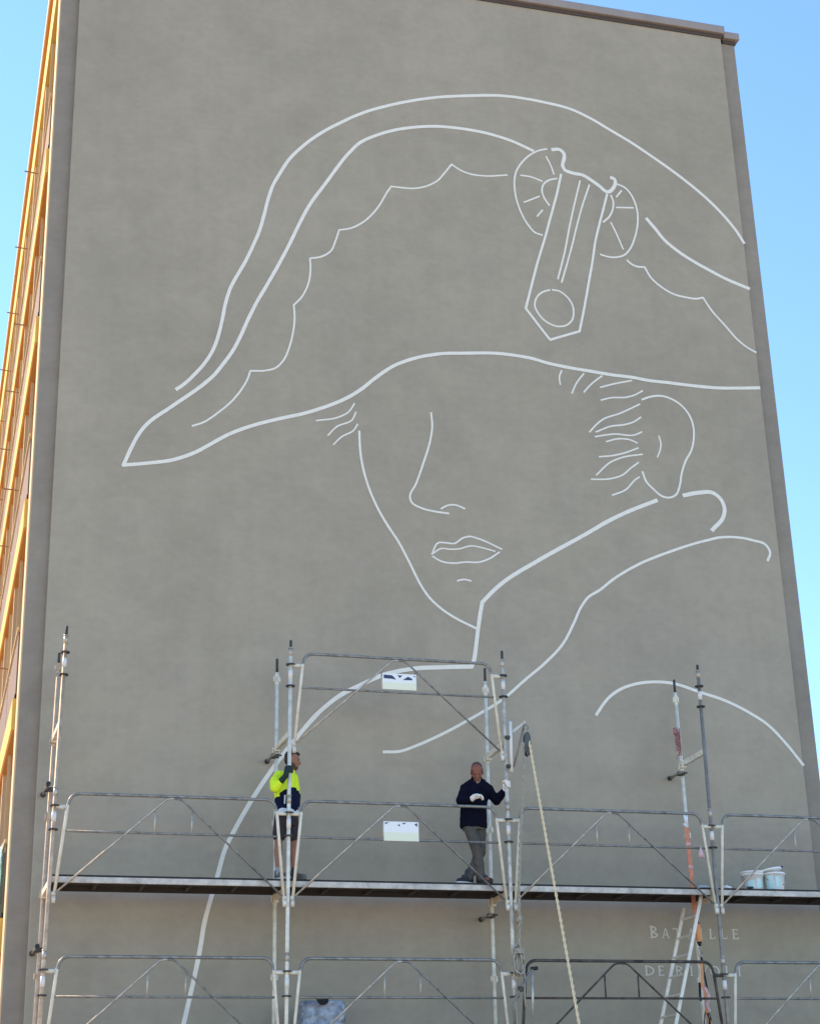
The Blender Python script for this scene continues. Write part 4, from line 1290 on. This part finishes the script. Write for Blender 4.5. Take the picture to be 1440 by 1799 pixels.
# ---- the man in the hi-vis top
R1 = (3.43, -1.50, FZ)
p1 = thing('person', 'man in hi-vis yellow and navy top and dark shorts gripping the post on the deck', 'person', R1)
fw = Vector((.60, -.80, 0)); rt = Vector((-.80, -.60, 0))    # chest direction; his right side
yaw1 = math.atan2(rt.y, rt.x)
hc = Vector((3.500, -1.50, 7.035))
H1 = head_basis((.90, -.36, -.16))
SHR = Vector((3.285, -1.56, 6.80)); SHL = Vector((3.545, -1.42, 6.82))
ELR = Vector((3.225, -1.70, 6.61)); WRR = Vector((3.345, -1.80, 6.755))
TUBE1 = Vector((fx(1, 6.85), YF, 6.85))
ELL = Vector((3.575, -1.38, 6.60)); WRL = Vector((3.580, -1.36, 6.46))
HPR = Vector((3.345, -1.53, 6.30)); HPL = Vector((3.495, -1.42, 6.30))
KNR = Vector((3.300, -1.555, 5.95)); KNL = Vector((3.525, -1.455, 5.955))
ANR = Vector((3.300, -1.575, 5.535)); ANL = Vector((3.515, -1.53, 5.535))
torso = lambda k: [((3.425, -1.475, 6.24), .175 * k, .120 * k, yaw1), ((3.425, -1.475, 6.40), .165 * k, .115 * k, yaw1), ((3.42, -1.48, 6.58), .172 * k, .122 * k, yaw1),
                   ((3.415, -1.485, 6.72), .185 * k, .120 * k, yaw1), ((3.425, -1.485, 6.81), .165 * k, .095 * k, yaw1), ((3.45, -1.49, 6.865), .085 * k, .07 * k, yaw1)]
legs1 = [('cap', HPR, KNR, .078, .054), ('cap', HPL, KNL, .078, .054), ('cap', KNR, KNR.lerp(ANR, .35) + Vector((0, .012, 0)), .050, .056), ('cap', KNR.lerp(ANR, .35) + Vector((0, .012, 0)), ANR, .056, .036),
         ('cap', KNL, KNL.lerp(ANL, .35) + Vector((0, .012, 0)), .050, .056), ('cap', KNL.lerp(ANL, .35) + Vector((0, .012, 0)), ANL, .056, .036),
         ('cap', ANR, ANR + fw * .10 + Vector((0, 0, -.05)), .034, .026), ('cap', ANL, ANL + fw * .10 + Vector((0, 0, -.05)), .034, .026)]
apR = (TUBE1 - WRR); apR.z = 0
body = [('loft', torso(.9)), ('cap', (3.455, -1.49, 6.84), hc + Vector((-.01, 0, -.07)), .062, .056),
        ('cap', SHR, ELR, .050, .040), ('cap', ELR, WRR, .040, .028), ('cap', SHL, ELL, .050, .040), ('cap', ELL, WRL, .040, .028)] + legs1 + head_prims(hc, H1, 1.03)
body += grip(TUBE1, apR, .0265, .0085, flip=-1) + [('cap', WRR, TUBE1 - apR.normalized() * .05, .027, .022)]
body += loose_hand(WRL + Vector((.0, -.03, -.05)), (.05, -.35, -.9), (-1, -.2, 0), .0085, -1) + [('cap', WRL, WRL + Vector((0, -.02, -.03)), .027, .022)]
blob('body', body, .0085, SKIN1, p1, R1, 3)
qh = lambda M3, c, s, x, y, z: Vector(c) + M3 @ Vector((x * s, y * s, z * s))
blob('hair', [('ell', qh(H1, hc, 1.03, 0, -.030, .052), (.080, .090, .078), H1), ('ell', qh(H1, hc, 1.03, 0, -.055, .0), (.076, .056, .07), H1), ('ell', qh(H1, hc, 1.03, 0, .035, .088), (.052, .05, .030), H1)], .008, HAIR1, p1, R1, 3, .003, 60)
blob('beard', [('ell', qh(H1, hc, 1.03, 0, .036, -.092), (.049, .055, .040), H1), ('ell', qh(H1, hc, 1.03, 0, .078, -.057), (.030, .016, .008), H1), ('ell', qh(H1, hc, 1.03, .050, .01, -.065), (.018, .045, .040), H1), ('ell', qh(H1, hc, 1.03, -.050, .01, -.065), (.018, .045, .040), H1)], .007, BEARD1, p1, R1, 2, .002, 80)
blob('eye', [('ell', qh(H1, hc, 1.03, sx * .031, .078, .004), (.012, .008, .007), H1) for sx in (-1, 1)], .004, EYE, p1, R1, 1)
def yoke(c):
    # yellow upper body with a rounded lower edge; navy below
    if c.x < 3.30 and c.z > 6.52: return 0
    if c.x > 3.545 and c.z > 6.63: return 0
    lim = 6.655 - .9 * (c.x - 3.51) ** 2 * 4 + (.0 if c.x > 3.42 else (3.42 - c.x) * .55)
    return 0 if c.z > lim else 1
fr = ELR.lerp(WRR, .35)
top1 = [('loft', [((3.425, -1.475, 6.34), .185, .132, yaw1)] + [(c, a * 1.12, b * 1.12, y) for c, a, b, y in torso(1)[1:5]] + [((3.455, -1.49, 6.865), .088, .075, yaw1)]),
        ('cap', SHR + Vector((.02, .0, -.005)), SHR.lerp(ELR, .5) + Vector((-.012, 0, 0)), .080, .078), ('cap', SHR.lerp(ELR, .5) + Vector((-.012, 0, 0)), ELR, .078, .066), ('cap', ELR, fr, .066, .054),
        ('cap', SHL + Vector((-.02, 0, -.01)), ELL, .070, .058), ('cap', ELL, WRL, .056, .044), ('cap', (3.44, -1.48, 6.845), (3.47, -1.49, 6.89), .082, .068)]
blob('hi_vis_top', top1, .009, [HIVIS, NAVY1], p1, R1, 3, .009, 11, yoke)
blob('glove', grip(TUBE1, apR, .0265, .0145, flip=-1) + [('cap', fr.lerp(WRR, .3), WRR, .042, .037), ('cap', WRR, TUBE1 - apR.normalized() * .05, .037, .034)], .007, GLOVE_D, p1, R1, 2)
blob('glove', loose_hand(WRL + Vector((.0, -.01, -.05)), (.05, -.2, -.95), (-1, -.2, 0), .0125, -1) + [('cap', WRL + Vector((0, 0, .04)), WRL + Vector((0, 0, -.03)), .040, .036)], .007, GLOVE_W, p1, R1, 2)
bm = bmesh.new()
for (xx, zz0, zz1, yy) in ((3.365, 6.42, 6.535, -1.648),):
    bar(bm, Vector((xx - .004, yy, zz0)) - Vector(R1), Vector((xx + .004, yy + .006, zz1)) - Vector(R1), .018, .010, (0, 1, 0))
finish('reflective_strip', bm, REFL, p1)
blob('tee_hem', [('loft', [((3.425, -1.475, 6.315), .186, .134, yaw1), ((3.425, -1.475, 6.345), .188, .135, yaw1), ((3.425, -1.475, 6.372), .186, .134, yaw1)])], .009, TEE, p1, R1, 1, .004, 25)
blob('shorts', [('loft', [((3.42, -1.475, 6.16), .168, .128, yaw1), ((3.425, -1.475, 6.25), .180, .132, yaw1), ((3.425, -1.475, 6.325), .174, .126, yaw1)]),
     ('cap', HPR + Vector((0, 0, -.04)), HPR.lerp(KNR, .80), .098, .084), ('cap', HPL + Vector((0, 0, -.04)), HPL.lerp(KNL, .80), .098, .084)], .009, SHORTS, p1, R1, 3, .008, 12)
for an in (ANR, ANL):
    blob('sock', [('cap', an + Vector((0, 0, .05)), an + Vector((0, 0, -.03)), .043, .040)], .008, SOCK if an is ANL else mat('grey_sock', (.35, .35, .35), .9), p1, R1, 2)
    shoe('shoe', an - fw * .05, an + fw * .20, p1, R1, SHOE1, SOLE if an is ANR else SHOE1)

# ---- the man in the navy fleece
R2 = (5.98, -1.52, FZ)
p2 = thing('person', 'balding man in navy fleece and white gloves, legs crossed on the deck, head bowed', 'person', R2)
hc2 = Vector((6.025, -1.600, 6.945))
H2 = head_basis((-.34, -.92, -.72))
SHA = Vector((5.872, -1.53, 6.735)); SHB = Vector((6.212, -1.50, 6.745))      # camera-left, camera-right shoulder
ELA = Vector((5.790, -1.56, 6.555)); WRA = Vector((5.885, -1.70, 6.545))
ELB = Vector((6.300, -1.545, 6.580)); WRB = Vector((6.385, -1.675, 6.685))
TUBE2 = Vector((fx(2, 6.755), YF, 6.755))
HA = Vector((5.905, -1.50, 6.27)); HB = Vector((6.075, -1.48, 6.27))
KA = Vector((5.975, -1.60, 5.885)); KB = Vector((6.060, -1.50, 5.875))
AA = Vector((6.020, -1.60, 5.545)); AB = Vector((5.865, -1.545, 5.555))
t2 = lambda k: [((5.985, -1.49, 6.22), .150 * k, .115 * k, 0), ((5.985, -1.49, 6.40), .158 * k, .125 * k, 0), ((6.0, -1.495, 6.58), .170 * k, .125 * k, 0.03),
                ((6.035, -1.505, 6.70), .185 * k, .115 * k, .05), ((6.04, -1.515, 6.785), .155 * k, .09 * k, .05), ((6.04, -1.53, 6.835), .075 * k, .065 * k, 0)]
apB = (TUBE2 - WRB); apB.z = 0
legs2 = [('cap', HA, KA, .076, .055), ('cap', HB, KB, .076, .055), ('cap', KA, AA, .052, .038), ('cap', KB, AB, .052, .038),
         ('cap', AA, AA + Vector((.07, -.08, -.05)), .034, .026), ('cap', AB, AB + Vector((-.10, -.03, -.05)), .034, .026)]
LH = Vector((5.955, -1.765, 6.575))
body = [('loft', t2(.88)), ('cap', (6.04, -1.53, 6.81), hc2 + Vector((.005, .03, -.05)), .062, .058),
        ('cap', SHA, ELA, .050, .042), ('cap', ELA, WRA, .042, .030), ('cap', SHB, ELB, .050, .042), ('cap', ELB, WRB, .042, .030)] + legs2 + head_prims(hc2, H2, 1.03)
body += grip(TUBE2, apB, .0265, .0085, flip=1) + [('cap', WRB, TUBE2 - apB.normalized() * .05, .028, .022)]
body += loose_hand(LH, (.92, -.28, .12), (.1, -.35, -.95), .0085, -1) + [('cap', WRA, LH - Vector((.04, -.012, 0)), .028, .022)]
blob('body', body, .0085, SKIN2, p2, R2, 3)
blob('hair', [('ell', qh(H2, hc2, 1.03, 0, -.034, .050), (.078, .084, .082), H2), ('ell', qh(H2, hc2, 1.03, -.068, -.012, .016), (.015, .050, .036), H2), ('ell', qh(H2, hc2, 1.03, .068, -.012, .016), (.015, .050, .036), H2)], .007, HAIR2, p2, R2, 2, .002, 60)
blob('beard', [('ell', qh(H2, hc2, 1.03, 0, .074, -.108), (.030, .026, .022), H2), ('ell', qh(H2, hc2, 1.03, 0, .086, -.055), (.030, .012, .008), H2), ('ell', qh(H2, hc2, 1.03, -.034, .066, -.082), (.009, .016, .024), H2), ('ell', qh(H2, hc2, 1.03, .034, .066, -.082), (.009, .016, .024), H2)], .006, BEARD2, p2, R2, 2, .002, 80)
blob('eye', [('ell', qh(H2, hc2, 1.03, sx * .031, .080, .004), (.012, .008, .006), H2) for sx in (-1, 1)], .004, EYE, p2, R2, 1)
fl = [('loft', [((5.985, -1.49, 6.205), .185, .135, 0), ((5.985, -1.49, 6.26), .190, .140, 0)] + [(c, a * 1.13, b * 1.13, y) for c, a, b, y in t2(1)[1:5]] + [((6.04, -1.53, 6.85), .082, .074, 0)]),
      ('cap', SHA, ELA, .070, .066), ('cap', SHA, (5.97, -1.52, 6.80), .066, .07), ('cap', SHB, (6.11, -1.52, 6.805), .064, .07), ('cap', ELA, ELA.lerp(WRA, .92), .064, .050), ('cap', SHB, ELB, .068, .064), ('cap', ELB, ELB.lerp(WRB, .90), .062, .048),
      ('cap', (6.04, -1.53, 6.82), (6.035, -1.545, 6.88), .082, .072)]
blob('fleece', fl, .009, NAVY2, p2, R2, 3, .010, 10)
blob('glove', grip(TUBE2, apB, .0265, .0155, flip=1) + [('cap', WRB, TUBE2 - apB.normalized() * .05, .040, .034)], .007, GLOVE_W, p2, R2, 2)
blob('glove', loose_hand(LH, (.92, -.28, .12), (.1, -.35, -.95), .0125, -1) + [('cap', WRA.lerp(LH, .2), LH - Vector((.03, -.01, 0)), .040, .036), ('ell', LH + Vector((0, 0, .004)), (.05, .040, .036), I3)], .007, GLOVE_W, p2, R2, 2)
blob('trousers', [('loft', [((5.985, -1.49, 6.17), .155, .118, 0), ((5.985, -1.49, 6.27), .165, .122, 0), ((5.985, -1.49, 6.33), .16, .12, 0)]),
     ('cap', HA, KA, .090, .070), ('cap', KA, AA + Vector((0, 0, -.015)), .070, .060), ('cap', HB, KB, .090, .070), ('cap', KB, AB + Vector((0, 0, -.015)), .070, .060)], .009, TROUS, p2, R2, 3, .011, 12)
for an, q in ((AA, Vector((.05, -.045, -.028))), (AB, Vector((-.07, -.02, -.028)))):
    blob('sock', [('cap', an + Vector((0, 0, .05)), an + Vector((0, 0, -.02)), .050, .047), ('cap', an + Vector((0, 0, -.01)), an + q, .047, .042)], .008, SOCK, p2, R2, 2)
shoe('shoe', AA + Vector((-.035, .04, 0)), AA + Vector((.13, -.10, 0)), p2, R2, SHOE2, SHOE2, .046)
shoe('shoe', AB + Vector((.055, .02, 0)), AB + Vector((-.19, -.07, 0)), p2, R2, SHOE2, SOLE, .046)
